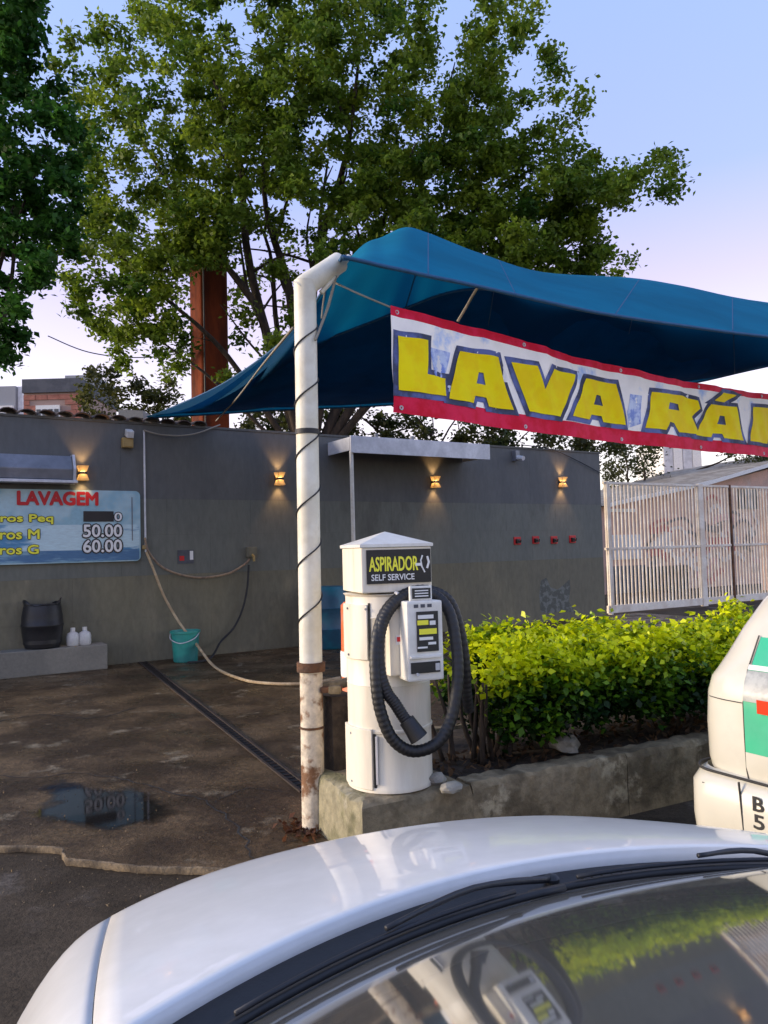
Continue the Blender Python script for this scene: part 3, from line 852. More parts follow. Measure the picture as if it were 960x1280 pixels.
for r_ in range(6):
    row = []
    for c_ in range(NC):
        if r_ == 0: p = e[c_]
        elif r_ == 1: p = e[c_].lerp(rg[c_], .5) 
        elif r_ == 2: p = rg[c_]
        else:
            f = (r_ - 2) / 3
            p = rg[c_].lerp(bk_[c_], f) - Vector((0, 0, .22 * math.sin(math.pi * f)))
        row.append(Vector(p))
    row[0] = lf[r_]
    rowsP.append(row)
sail = thing('shade_sail', 'bright blue front shade sail tied to the white post arm', 'shade sail', (arm_end.x, arm_end.y, 0))
rows_d = [spline(r_, 6) for r_ in rowsP]
cols_d = [spline([r_[c_] for r_ in rows_d[:3]], 4) + spline([r_[c_] for r_ in rows_d[2:]], 5)[1:] for c_ in range(len(rows_d[0]))]
for i_, c_ in enumerate(cols_d):             # tension folds in the rear slope
    for j_ in range(10, len(c_) - 1):
        fz = math.sin(math.pi * (j_ - 9) / (len(c_) - 10))
        c_[j_] = c_[j_] + Vector((0, 0, fz * (.030 * math.sin(i_ * 1.05 + j_ * .35) + .022 * math.sin(i_ * .47 - j_ * .22 + 1))))
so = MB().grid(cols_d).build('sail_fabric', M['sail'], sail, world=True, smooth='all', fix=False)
# flap hanging along the rear left edge
up = [at(*q) for q in ((372, 408, 7.4), (352, 428, 8.1), (318, 455, 8.8), (275, 482, 9.65), (230, 503, 10.4), (187, 520, 10.95))]
lw = [at(*q) for q in ((372, 411, 7.36), (345, 448, 7.95), (305, 482, 8.6), (262, 505, 9.5), (222, 515, 10.3), (185, 522, 10.93))]
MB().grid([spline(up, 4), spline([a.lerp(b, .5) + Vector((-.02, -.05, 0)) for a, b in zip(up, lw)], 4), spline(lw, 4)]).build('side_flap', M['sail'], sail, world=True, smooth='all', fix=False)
MB().tube(spline(e, 6), .012, 6).build('front_hem', M['sail_hem'], sail, world=True, smooth='all')
for ci in (24, 38, 49, 58):
    if ci < len(cols_d): MB().tube([p + Vector((0, 0, -.004)) for p in cols_d[ci]], .006, 5).build('seam', M['sail_hem'], sail, world=True, smooth='all')
MB().tube(spline(bk_, 6), .02, 6).build('rear_hem', M['sail_hem'], sail, world=True, smooth='all')
MB().tube(spline(lf, 6), .012, 6).build('side_hem', M['sail_hem'], sail, world=True, smooth='all')

# ropes and chains of the sail -------------------------------------------
def rope(name, label, pts, r=.006, mt='rope', cat='rope'):
    o = MB().tube(spline(pts, 6), r, 6).build(name, M[mt], smooth='all'); return tag(o, label, cat)
y0 = arm_end.y
# rear sail: a second sheet whose free upper edge crosses under the front one
ru = [at(*q) for q in ((366, 416, 7.7), (400, 424, 7.5), (450, 408, 7.3), (510, 384, 7.1), (560, 366, 7.0), (610, 362, 7.0), (690, 376, 7.4), (800, 398, 8.0), (960, 405, 8.6))]
rl_ = [at(*q) for q in ((192, 519, 10.75), (270, 514, 10.8), (350, 509, 10.8), (440, 506, 10.8), (530, 501, 10.7), (620, 495, 10.4), (740, 489, 10.1), (850, 477, 9.75), (960, 452, 9.3))]
gr_ = []
for i_, (a, b) in enumerate(zip(spline(ru, 5), spline(rl_, 5))):
    gr_.append([a.lerp(b, f) - Vector((0, 0, .20 * math.sin(math.pi * f) - .02 * math.sin(i_ * .8 + f * 5) * math.sin(math.pi * f))) for f in [k / 12 for k in range(13)]])
rs_o = thing('rear_sail', 'second darker blue sail sheet hanging under the front sail', 'shade sail', (ru[0].x, ru[0].y, 0))
MB().grid(gr_).build('sail_fabric', M['sail_thin'], rs_o, world=True, smooth='all', fix=False)
MB().tube(spline(ru, 5), .012, 6).build('upper_hem', M['sail_hem'], rs_o, world=True, smooth='all')
rope('lashing_strap', 'pale strap lashing the sail corner to the post arm', [at(436, 320, y0 + .02), at(425, 338, y0 - .03), at(412, 354, y0 - .08), at(401, 366, y0 - .1)], .014, 'post_white', 'strap')
rope('hanging_chain', 'thin chain hanging in a loop from the arm end to the post', [at(420, 345, y0 - .06), at(411, 380, y0 - .1), at(402, 405, y0 - .14), at(394, 425, pb.y - .06)], .008, 'rope', 'chain')
rope('slack_cord', 'slack cord hanging down beside the post arm', [at(408, 352, y0 - .06), at(404, 378, y0 - .06), at(402, 398, y0 - .06)], .005)
rope('guy_rope', 'long thin rope from wall top up towards the post', [onwall(270, 526, .05), at(296, 498, 9), at(325, 460, 7.6), at(366, 410, 5.2)], .010)
# ================================================================== BANNER
B0 = at(487, 382, 4.4)
bq = at(960, 492, 7.1)
bd = bq - B0; bd.z = 0; bd.normalize()
bnn = Vector((bd.y, -bd.x, 0))
def banner_uz(px, py):
    q = onplane(px, py, B0, bnn); d = q - B0
    return d.dot(bd), q.z
tp = [banner_uz(*q) for q in ((487, 382), (580, 405), (650, 425), (720, 445), (825, 470), (910, 486), (960, 492), (1010, 495), (1060, 494), (1118, 490))]
bt = [banner_uz(*q) for q in ((486, 515), (580, 528), (650, 538), (720, 547), (790, 555), (860, 562), (960, 571), (1010, 574), (1060, 575), (1118, 575))]
UMAX = tp[-1][0]
def interp(tab, u):
    xs = [a for a, b in tab]; ys = [b for a, b in tab]
    return float(np.interp(u, xs, ys))
def ripple(u, v):
    return .014 * math.sin(u * 5.1 + v * 2.0) + .007 * math.sin(u * 12.3 - v * 3.5 + 1) + .005 * math.sin(u * 2.2 + v * 7) + .006 * v * math.sin(u * 23 + 3 * v) + .004 * math.sin(u * 31 + v * 11)
def bpt(u, z, off):
    zt_ = interp(tp, u); zb_ = interp(bt, u); v = (z - zb_) / (zt_ - zb_)
    p = B0 + bd * u; p.z = z
    return p + bnn * (off + ripple(u, v))
ban = thing('banner', 'red and white LAVA RÁPIDO banner with big yellow letters hanging under the sail', 'banner', (B0.x, B0.y, B0.z))
NU, NV = 90, 22
G = []
for i in range(NU + 1):
    u = UMAX * i / NU
    zt_, zb_ = interp(tp, u), interp(bt, u)
    G.append([bpt(u, zb_ + (zt_ - zb_) * (j / NV), 0) for j in range(NV + 1)])
MB().grid(G, mfun=lambda i, j: 1 if (j < 4 or j >= NV - 2) else 0).build('cloth', [M['banner_cloth'], M['banner_red']], ban, world=True, smooth='all', fix=False)
def zp(zx, zy): return (480 + zx / 2, 370 + zy / 2)
LET = [
 [[(32, 100), (106, 112), (103, 197), (155, 206), (152, 251), (30, 237)]],
 [[(192, 137), (285, 153), (325, 285), (264, 276), (257, 254), (229, 249), (222, 268), (160, 257)], [(238, 190), (250, 192), (256, 222), (232, 218)]],
 [[(315, 166), (375, 177), (395, 235), (418, 184), (478, 197), (438, 302), (360, 289)]],
 [[(505, 206), (580, 220), (602, 323), (550, 315), (545, 300), (521, 296), (513, 309), (466, 301)], [(530, 247), (543, 249), (549, 275), (525, 271)]],
 [[(668, 240), (752, 249), (783, 262), (789, 282), (772, 302), (786, 346), (736, 341), (723, 318), (706, 316), (698, 336), (650, 330)], [(712, 266), (738, 270), (741, 286), (708, 283)]],
 [[(815, 271), (872, 279), (897, 362), (846, 356), (842, 345), (825, 343), (820, 353), (778, 348)], [(838, 299), (848, 301), (852, 323), (832, 320)]],
 [[(822, 262), (846, 242), (872, 250), (845, 267)]],
 [[(925, 277), (985, 283), (1012, 298), (1010, 328), (985, 338), (966, 337), (961, 369), (912, 363)], [(966, 301), (984, 304), (983, 318), (963, 316)]],
 [[(1032, 290), (1075, 296), (1064, 378), (1020, 374)]],
 [[(1190, 312), (1235, 308), (1256, 328), (1252, 376), (1225, 390), (1185, 384), (1172, 362), (1176, 328)], [(1206, 330), (1226, 330), (1224, 362), (1204, 362)]],
 [[(1095, 298), (1150, 304), (1166, 330), (1158, 375), (1135, 386), (1082, 380)], [(1115, 322), (1130, 324), (1128, 356), (1110, 354)]],
]
def banner_polys(polys, offset, off, mt, name, label=None):
    P = [[banner_uz(*zp(*q)) for q in pl] for pl in polys]
    vs, fs = poly_curve(P, offset)
    bm = bmesh.new()
    bv = [bm.verts.new(v) for v in vs]
    for f in fs:
        try: bm.faces.new([bv[i] for i in f])
        except ValueError: pass
    us = [v.x for v in vs]; zs = [v.y for v in vs]
    u = min(us) + .04
    while u < max(us):
        bmesh.ops.bisect_plane(bm, geom=bm.verts[:] + bm.edges[:] + bm.faces[:], plane_co=(u, 0, 0), plane_no=(1, 0, 0)); u += .04
    z_ = min(zs) + .05
    while z_ < max(zs):
        bmesh.ops.bisect_plane(bm, geom=bm.verts[:] + bm.edges[:] + bm.faces[:], plane_co=(0, z_, 0), plane_no=(0, 1, 0)); z_ += .05
    bm.verts.index_update()
    mb = MB().add([bpt(v.co.x, v.co.y, off) for v in bm.verts], [tuple(v.index for v in f.verts) for f in bm.faces])
    bm.free()
    return mb.build(name, M[mt], ban, world=True, smooth='all', fix=False)
for k, polys in enumerate(LET):
    banner_polys([polys[0]], .034, .003 + .0004 * k, 'outline_print', 'letter_outline')
    banner_polys(polys, 0.0, .009, 'yellow_vinyl', 'letter')
banner_polys([[(112, 128), (170, 140), (158, 190), (138, 212), (124, 196)]], 0, .0026, 'splash_print', 'splash_mark')
banner_polys([[(612, 245), (640, 250), (640, 320), (612, 330), (606, 290)]], 0, .0026, 'splash_print', 'splash_mark')
for i in range(7):
    u = UMAX * (i + .02) / 7
    for tab, dz in ((tp, -.03), (bt, .03)):
        c = bpt(u + .03, interp(tab, u + .03) + dz, .003)
        MB().lathe([(.006, 0), (.013, .003), (.015, 0)], 10, c=c, axis=Matrix((bd, Vector((0, 0, 1)), bnn)).transposed()).build('eyelet', M['metal_light'], ban, world=True)
rope('banner_rope', 'thin twisted rope tying the banner corner to the post arm', [at(420, 354, y0), at(450, 368, 4.3), at(488, 384, 4.4)], .006)
rope('banner_tie', 'short knotted cord tying the banner top up to the sail', [at(572, 402, 4.95), at(582, 385, 4.9), at(591, 369, 4.75), at(598, 358, 4.62)], .009)

# ================================================================== PLANTER AND VACUUM
k1 = ground(452, 1092, ROAD_Z); KH = .305
top_a = onplane(452, 1007, Vector((0, 0, KH)), Vector((0, 0, 1)))
top_b = onplane(870, 926, Vector((0, 0, KH)), Vector((0, 0, 1)))
top_c = onplane(409, 976, Vector((0, 0, KH)), Vector((0, 0, 1)))
kd = (top_b - top_a).normalized(); kn = Vector((-kd.y, kd.x, 0))
print('planter', top_a, top_b, top_c, math.degrees(math.atan2(kd.y, kd.x)))
plant = thing('planter', 'low weathered concrete planter with plinth under the vacuum', 'planter', (top_a.x, top_a.y, ROAD_Z), 0)
def rough_block(name, p0, p1, wdt, z0, z1, mt, parent, side=1, rough=.012, n=22):
    """concrete kerb length from p0 to p1 with uneven arris"""
    d = (p1 - p0); L = d.length; d.normalize(); nn = Vector((-d.y, d.x, 0)) * side
    prof = []
    P = []
    for i in range(n + 1):
        b = p0 + d * (L * i / n)
        j = lambda s=1: random.uniform(-rough, rough) * s
        r = [b + nn * 0.0 + Vector((0, 0, z0)), b + nn * j(.5) + Vector((0, 0, (z0 + z1) / 2)), b + nn * (0.0 + j(.5)) + Vector((0, 0, z1 - .025 + j())),
             b + nn * (.022 + j(.8)) + Vector((0, 0, z1 + j(.5))), b + nn * (wdt * .5) + Vector((0, 0, z1 + j(.6))), b + nn * (wdt - .02) + Vector((0, 0, z1 + j(.5))),
             b + nn * wdt + Vector((0, 0, z1 - .02)), b + nn * wdt + Vector((0, 0, z0))]
        P.append(r)
    mb = MB().grid(P)
    for r in (P[0], P[-1]): mb.add(r, [tuple(range(8))])
    o = mb.build(name, mt, parent, world=True, smooth=True, merge=.0001)
    return o
A0 = Vector((top_a.x, top_a.y, 0)); B1 = Vector((top_b.x, top_b.y, 0)) + kd * 3.2
seg0 = A0 + kd * .62
cur = seg0
lens = [1.05, 1.15, 1.1, 1.05, 1.2]
for L in lens:
    nx = cur + kd * L
    rough_block('kerb_block', cur, nx - kd * .006, .16, ROAD_Z, KH, M['concrete'], plant)
    cur = nx
C0 = Vector((top_c.x, top_c.y, 0))
# plinth under the vacuum: polygonal block with rounded, worn arris
pl_poly = [A0, A0 + kd * .615, A0 + kd * .615 + kn * .62, C0 + kn * .30 + kd * .0, C0]
ctr = sum(pl_poly, Vector()) / len(pl_poly)
dense = []
for i in range(len(pl_poly)):
    a, b = pl_poly[i], pl_poly[(i + 1) % len(pl_poly)]
    for k in range(9): dense.append(a.lerp(b, k / 9))
def ring(zz, inset, j):
    out = []
    for p in dense:
        d = (ctr - p); L = d.length; d.normalize()
        out.append(p + d * (inset + random.uniform(-j, j)) + Vector((0, 0, zz + random.uniform(-j, j))))
    return out
rings = [[p + Vector((0, 0, ROAD_Z)) for p in dense], ring(.12, 0, .008), ring(KH - .05, .0, .01), ring(KH - .015, .012, .01), ring(KH, .04, .007), ring(KH + .005, .15, .006)]
mb = MB(); nd = len(dense)
for i in range(len(rings) - 1):
    for k in range(nd):
        k2 = (k + 1) % nd
        mb.add([rings[i][k], rings[i][k2], rings[i + 1][k2], rings[i + 1][k]], [(0, 1, 2, 3)], 1 if pl_poly[3] and (k // 9 in (3, 4)) else 0)
mb.add(rings[-1], [tuple(range(nd))])
mb.build('plinth', [M['concrete'], M['concrete_moss']], plant, world=True, smooth=True, merge=.0001)
# soil bed
sb0 = A0 + kd * .62 + kn * .15; 
MB().prism([sb0 + Vector((0, 0, ROAD_Z)), sb0 + kd * 5.2 + Vector((0, 0, ROAD_Z)), sb0 + kd * 5.2 + kn * 1.0 + Vector((0, 0, ROAD_Z)), sb0 + kn * 1.0 + Vector((0, 0, ROAD_Z))], (0, 0, KH - .03 - ROAD_Z)).build('soil_bed', M['soil'], plant, world=True)
rough_block('rear_kerb_block', A0 + kn * 1.16 + kd * .3, A0 + kn * 1.16 + kd * 5.8, .12, ROAD_Z, KH - .02, M['concrete'], plant)

# concrete stub with pipe rail behind the post
sp = at(421, 900, 4.35); sp.z = 0
stub = thing('concrete_stub', 'rough dark concrete stub with a pipe on top, between post and vacuum', 'stub', (sp.x, sp.y, 0), wall_rz)
mb = MB()
Pg = []
for zz, s_ in ((0, 1.05), (.2, 1.0), (.45, .98), (.66, .95), (.70, .85)):
    Pg.append([Vector((x * .085 * s_ + random.uniform(-.008, .008), y * .10 * s_ + random.uniform(-.008, .008), zz)) for x, y in ((-1, -1), (0, -1.06), (1, -1), (1.05, 0), (1, 1), (0, 1), (-1, 1), (-1.05, 0))])
for r in Pg: r.append(r[0])
mb.grid(Pg); mb.add(Pg[-1][:-1], [tuple(range(8))])
mb.build('stub_block', M['soil'], stub, smooth=False, merge=.0001)
MB().tube([(-.12, -.02, .745), (.18, .02, .76)], .028, 12).build('pipe', M['concrete'], stub, smooth=True)

# vacuum ---------------------------------------------------------------
VC = Vector((at(489, 975, 4.02).x, 4.02, KH + .006))
VRZ = R(18)
vac = thing('car_vacuum', 'cream self service ASPIRADOR vacuum column with coin box', 'vacuum', VC, VRZ)
zv = lambda py: at(489, py, 4.02).z - VC.z       # heights from the picture
r0 = .214
zs = [0, zv(905), zv(850), zv(740)]
MB().lathe([(0, .0), (r0 + .008, .0), (r0 + .008, .02), (r0, .03), (r0, zs[1] - .004), (r0 + .006, zs[1]), (r0 + .006, zs[1] + .012), (r0, zs[1] + .016),
            (r0, zs[2]), (r0 + .002, zs[2] + .002), (r0, zs[2] + .006), (r0, zs[3] - .12), (r0 + .004, zs[3] - .115), (r0, zs[3] - .11), (r0, zs[3] - .012), (r0 + .012, zs[3]), (0, zs[3])], 48).build('body', M['vac'], vac, smooth=True)
def shell(name, a0, a1, z0, z1, mt, th=.012, r=r0):
    mb = MB()
    a0, a1 = R(a0), R(a1)
    P = []
    n = 14
    for i in range(n + 1):
        a = a0 + (a1 - a0) * i / n
        c_, s_ = math.sin(a), -math.cos(a)
        P.append([(c_ * r * .98, s_ * r * .98, z0), (c_ * (r + th), s_ * (r + th), z0), (c_ * (r + th), s_ * (r + th), z1), (c_ * r * .98, s_ * r * .98, z1)])
    mb.grid(P); mb.add(P[0], [(0, 1, 2, 3)]); mb.add(P[-1], [(0, 1, 2, 3)])
    return mb.build(name, mt, vac, smooth=True, bevel=.003, seg=1, merge=.0001)
shell('upper_door', -105, -44, zv(818), zv(752), M['vac'])
shell('lower_door', -105, -41, zv(972), zv(900), M['vac'], .016)
shell('door_gap', -43.5, -40.5, zv(818), zv(750), M['seam'], .004)
shell('door_gap', -40.5, -37, zv(970), zv(902), M['seam'], .004)
shell('door_hinge', -37, -34, zv(965), zv(908), M['metal_light'], .012)
# head box
hs = .185
hz0, hz1, hz2 = zv(738), zv(684), zv(669)
MB().prism([(-hs, -hs, hz0), (hs, -hs, hz0), (hs, hs, hz0), (-hs, hs, hz0)], (0, 0, hz1 - hz0)).build('head', M['vac'], vac, bevel=.008)
mb = MB(); h2 = hs + .008
mb.add([(-h2, -h2, hz1 + .001), (h2, -h2, hz1 + .001), (h2, h2, hz1 + .001), (-h2, h2, hz1 + .001), (-h2, -h2, hz1 + .016), (h2, -h2, hz1 + .016), (h2, h2, hz1 + .016), (-h2, h2, hz1 + .016), (0, 0, hz2 + .02)],
       [(3, 2, 1, 0), (0, 1, 5, 4), (1, 2, 6, 5), (2, 3, 7, 6), (3, 0, 4, 7), (4, 5, 8), (5, 6, 8), (6, 7, 8), (7, 4, 8)])
mb.build('roof_cap', M['white_paint'], vac)
sx0, sx1 = -.16, .178; sz0, sz1 = hz0 + .045, hz1 - .012
MB().box(((sx0 + sx1) / 2, -hs - .004, (sz0 + sz1) / 2), (sx1 - sx0, .008, sz1 - sz0)).build('sign_plate', M['black'], vac)
put_text('sign_lettering', 'ASPIRADOR', (sx0 + .012, -hs - .008, sz0 + .062), (1, 0, 0), (0, 0, 1), .255, .07, M['yellow_print'], vac, bold=.022, world=False)
put_text('sign_lettering', 'SELF SERVICE', (sx0 + .022, -hs - .008, sz0 + .016), (1, 0, 0), (0, 0, 1), .225, .03, M['white_print'], vac, bold=.02, world=False)
# icon: a nozzle mark
mb = MB()
mb.box((sx1 - .068, -hs - .0095, sz0 + .09), (.03, .003, .014))
mb.tube([(sx1 - .045, -hs - .010, sz0 + .135), (sx1 - .055, -hs - .010, sz0 + .11), (sx1 - .05, -hs - .010, sz0 + .08), (sx1 - .035, -hs - .010, sz0 + .05)], .004, 6)
mb.tube([(sx1 - .02, -hs - .010, sz0 + .13), (sx1 - .012, -hs - .010, sz0 + .10), (sx1 - .022, -hs - .010, sz0 + .07)], .006, 6)
mb.build('sign_icon', M['white_print'], vac)
MB().tube([(-.02, -r0 - .0, hz0 - .002), (-.02, -r0 - .03, hz0 - .004), (-.02, -r0 - .03, hz0 - .035)], .01, 8).build('hook', M['metal_light'], vac, smooth=True)
for px, py in ((441, 757), (441, 813), (464, 757), (442, 908), (442, 966), (446, 690), (446, 730)):
    a = math.atan2((px - 489), 52) if abs(px - 489) < 52 else 0
    a = math.asin(max(-.98, min(.98, (px - 489) / 55.0))) - VRZ
    rr = r0 + (.013 if py > 745 else 0)
    if py < 745: continue
    p = Vector((math.sin(a) * rr, -math.cos(a) * rr, zv(py)))
    MB().tube([p, p * 1.0 + Vector((math.sin(a), -math.cos(a), 0)) * .004], .006, 8).build('screw', M['metal_grey'], vac)
# coin box: own little frame, turned a bit more
cz0, cz1 = zv(852), zv(751)
def vl(px, py, y):            # picture point at depth y into the vacuum's frame
    return pose(VC, VRZ).inverted() @ at(px, py, y)
cc = vl(532, 801, 3.70)
cw, ch, cdp = .185, at(532, 751, 3.70).z - at(532, 851, 3.70).z, .13
crot = Matrix.Rotation(R(2), 3, 'Z')
def cb(x, y, z): return Vector((cc.x, cc.y, cc.z)) + crot @ Vector((x, y, z))
MB().box(cb(0, cdp / 2, 0), (cw, cdp, ch), crot).build('coin_box', M['white_paint'], vac, bevel=.01)
MB().box(cb(-.06, cdp + .05, .0), (cw * .9, .14, ch * .92), crot).build('coin_box_mount', M['vac'], vac, bevel=.008)
MB().box(cb(.01, -.004, .045), (.11, .008, .19), crot).build('instruction_label', M['dark_print'], vac)
for (x, z_, w_, h_, mt) in ((.0, .115, .08, .018, 'white_print'), (-.015, .088, .055, .022, 'yellow_print'), (.035, .085, .03, .02, 'white_print'), (.01, .045, .09, .026, 'yellow_print'), (.0, .012, .07, .014, 'white_print'), (.03, -.012, .04, .012, 'white_print'), (-.02, -.03, .05, .008, 'white_print')):
    MB().box(cb(x, -.0095, z_), (w_, .003, h_), crot).build('label_print', M[mt], vac)
MB().box(cb(0, -.006, -.075), (cw - .02, .012, .012), crot).build('ledge', M['white_paint'], vac, bevel=.002)
MB().box(cb(-.005, -.004, -.125), (.15, .008, .052), crot).build('slot_plate', M['dark_plastic'], vac, bevel=.002)
MB().box(cb(.055, -.010, -.125), (.022, .006, .034), crot).build('coin_slot', M['metal_light'], vac, bevel=.002)
for x_ in (-.045, -.01, .025):
    MB().box(cb(x_, -.001, .167), (.022, .003, .016), crot).build('label_print', M['slate'], vac)
MB().tube([cb(-.05, -.0, -.155), cb(-.05, -.02, -.155)], .008, 8).build('lock', M['metal_light'], vac, smooth=True)
MB().box(cb(0.0, .05, ch / 2 + .035), (.115, .02, .07), crot).build('top_plate', M['white_paint'], vac, bevel=.003)
MB().box(cb(0.0, .037, ch / 2 + .035), (.095, .006, .05), crot).build('top_label', M['dark_print'], vac)
for z_ in (.022, .035, .048):
    MB().box(cb(.0, .0335, ch / 2 + z_), (.07, .003, .005), crot).build('label_print', M['white_print'], vac)
MB().box(vl(502, 800, 3.765), (.055, .004, .045), Matrix.Rotation(R(-18), 3, 'Z')).build('red_sticker', M['white_print'], vac)
MB().box(vl(502, 799, 3.76), (.045, .004, .022), Matrix.Rotation(R(-18), 3, 'Z')).build('red_print', M['red_print'], vac)
# hose: corrugated, two loops hung on the column
hp = [(514, 908, 3.66), (505, 897, 3.66), (494, 880, 3.66), (483, 864, 3.66), (475, 838, 3.67), (474, 800, 3.70), (481, 772, 3.73), (496, 752, 3.76), (518, 743, 3.80), (542, 744, 3.84), (561, 764, 3.82), (570, 805, 3.78), (572, 850, 3.74), (564, 898, 3.70), (546, 929, 3.67), (516, 939, 3.65), (491, 924, 3.64), (476, 890, 3.64), (470, 850, 3.65), (470, 806, 3.69), (480, 768, 3.75), (502, 745, 3.82), (532, 738, 3.88), (560, 750, 3.93), (574, 785, 3.94), (581, 830, 3.95), (583, 865, 3.98), (586, 888, 4.02)]
sp_ = spline([at(*q) for q in hp], 22)
rr_ = [.0285 + .0011 * math.sin(i * 1.57) for i in range(len(sp_))]
MB().tube(sp_, rr_, 14).build('suction_hose', M['black_rubber'], vac, world=True, smooth='all')
nz = [at(*q) for q in ((508, 900, 3.655), (515, 910, 3.65), (524, 923, 3.645))]
MB().tube(nz, [.038, .040, .046], 14).build('nozzle', M['dark_plastic'], vac, world=True, smooth=True)

# orange barrel sliver behind the vacuum
q = at(443, 830, 4.9)
ob = thing('orange_drum', 'orange plastic drum mostly hidden behind the vacuum column', 'drum', (at(448, 830, 4.75).x, 4.75, 0))
z1_ = at(440, 752, 4.75).z
MB().lathe([(0, 0), (.10, 0), (.105, .02), (.105, z1_ * .5), (.11, z1_ * .52), (.105, z1_ * .54), (.10, z1_ - .02), (.08, z1_), (0, z1_)], 24).build('body', M['orange_plastic'], ob, smooth=True)
MB().lathe([(.107, z1_ * .62), (.109, z1_ * .63), (.109, z1_ * .74), (.107, z1_ * .75)], 24).build('band', M['white_print'], ob, smooth=True)

# rubble stones
def stone(name, label, c, s, seed):
    rs = random.Random(seed)
    bm = bmesh.new(); bmesh.ops.create_icosphere(bm, subdivisions=2, radius=1)
    for v in bm.verts:
        k = 1 + rs.uniform(-.16, .16); v.co = Vector((v.co.x * s[0] * k, v.co.y * s[1] * k, max(-.5, v.co.z) * s[2] * k))
    me = bpy.data.meshes.new(name); bm.to_mesh(me); bm.free(); me.materials.append(M['stone'])
    o = bpy.data.objects.new(name, me); col.objects.link(o); o.location = c; o.rotation_euler = (0, 0, rs.uniform(0, 6))
    return tag(o, label, 'stone')
def onz(px, py, z_): return onplane(px, py, Vector((0, 0, z_)), Vector((0, 0, 1)))
stone('rubble_stone', 'rounded cement lump on the plinth right of the vacuum base', onz(545, 975, KH + .02), (.055, .045, .04), 3)
stone('rubble_stone', 'flat cement lump on the kerb edge beyond the plinth', onz(565, 985, KH + .015), (.06, .045, .03), 4)
stone('rubble_stone', 'pale stone lying under the hedge on the soil', onz(706, 930, KH + .03), (.10, .07, .06), 5)
stone('rubble_stone', 'small stone beside the rusty foot of the white post', onz(405, 1018, .02), (.04, .04, .03), 6)

# dry leaves at the post foot, one mass
C = []
for k in range(110):
    q = ground(random.gauss(385, 16), random.gauss(1036, 9)); C.append((q.x, q.y, .012 + random.random() * .012))
C = np.array(C)
o = quads_object('leaf_litter', leaf_quads(C, .05, .03, 2.0), np.tile(np.array([[.14, .06, .03]]), (len(C), 1)) * rng.uniform(.4, 1.3, (len(C), 1)), M['leaf'], kind='stuff')
C = []
for k in range(380):
    q = A0 + kd * random.uniform(.55, 3.2) + kn * random.uniform(.12, .6); C.append((q.x, q.y, KH - .02 + random.random() * .03))
C = np.array(C)
quads_object('soil_litter', leaf_quads(C, .055, .03, 2.0), np.array([[.15, .09, .05]]) * rng.uniform(.3, 1.5, (len(C), 1)), M['leaf'], kind='stuff')

C = []
for k in range(1300):
    q = ground(random.uniform(-60, 400), random.uniform(846, 1130)); C.append((q.x, q.y, (0 if q.y > 4.05 else ROAD_Z) + .006 + random.random() * .004))
C = np.array(C)
quads_object('floor_grit', leaf_quads(C, rng.uniform(.005, .018, len(C)), rng.uniform(.004, .011, len(C)), 3.0), np.array([[.20, .15, .09]]) * rng.uniform(.3, 1.8, (len(C), 1)), M['leaf'], kind='stuff')

# ================================================================== HEDGE
H0 = A0 + kd * .98 + kn * .50
hedge = thing('hedge', 'clipped golden green hedge growing in the concrete planter', 'hedge', (H0.x, H0.y, KH - .03))
HL = 2.55
def hedge_top(x): return .615 + .05 * math.sin(x * 2.3 + .4) + .035 * math.sin(x * 5.7 + 1.1) + .02 * math.sin(x * 11) - .10 * max(0, 1 - x / .35)
Q = []; Cc = []
nleaf = 62000
X = rng.uniform(-.05, HL, nleaf)
# clumps
ncl = 430
cl = np.array([[rng.uniform(-.02, HL), rng.choice((-1, 1)) * .40 * rng.uniform(0, 1) ** .5, 0] for _ in range(ncl)])
for c in cl:
    end = max(0, 1 - c[0] / .40)
    c[1] *= 1 - .35 * end ** 2
    ht = hedge_top(c[0]) * (1 - .16 * (abs(c[1]) / .40) ** 3)
    c[2] = ht * rng.uniform(.30, 1.0) ** .8 if abs(c[1]) > .18 else ht * rng.uniform(.8, 1.04)
    if rng.random() < .12: c[2] += rng.uniform(.02, .07)
nin = 240                                    # old growth inside, its green darkened to paint in the shade of the gaps
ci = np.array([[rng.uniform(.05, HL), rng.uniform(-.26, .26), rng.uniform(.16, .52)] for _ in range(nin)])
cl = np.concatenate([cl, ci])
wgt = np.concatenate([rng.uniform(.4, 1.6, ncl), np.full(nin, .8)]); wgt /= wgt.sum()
idx = rng.choice(len(cl), nleaf, p=wgt)
P3 = cl[idx] + rng.normal(0, 1, (nleaf, 3)) * np.array([.062, .050, .050])
keep = (P3[:, 2] > .05) & (np.abs(P3[:, 1]) < .52)
P3 = P3[keep]; idx2 = idx[keep]
tops = np.array([hedge_top(x) for x in P3[:, 0]])
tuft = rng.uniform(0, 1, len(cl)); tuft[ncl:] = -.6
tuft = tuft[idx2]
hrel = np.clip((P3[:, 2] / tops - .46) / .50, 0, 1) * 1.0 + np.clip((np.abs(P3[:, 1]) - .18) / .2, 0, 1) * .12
gold = np.clip(hrel * 1.05 + tuft * .70 - .50 + rng.normal(0, .13, len(P3)), 0, 1)[:, None]  # golden new growth; top highlights and lower shade are in this colour too
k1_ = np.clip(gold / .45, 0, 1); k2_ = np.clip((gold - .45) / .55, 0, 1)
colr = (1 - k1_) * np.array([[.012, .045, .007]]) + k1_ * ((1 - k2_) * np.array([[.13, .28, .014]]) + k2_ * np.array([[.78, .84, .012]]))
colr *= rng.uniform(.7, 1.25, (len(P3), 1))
Wp = np.array([tuple(H0 + kd * float(a) + kn * float(b) + Vector((0, 0, KH - .03 + float(c)))) for a, b, c in P3])
sz = rng.uniform(.024, .064, len(P3))
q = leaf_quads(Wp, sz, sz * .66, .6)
quads_object('foliage', q, colr, M['hedge_leaf'], hedge, kind='stuff')
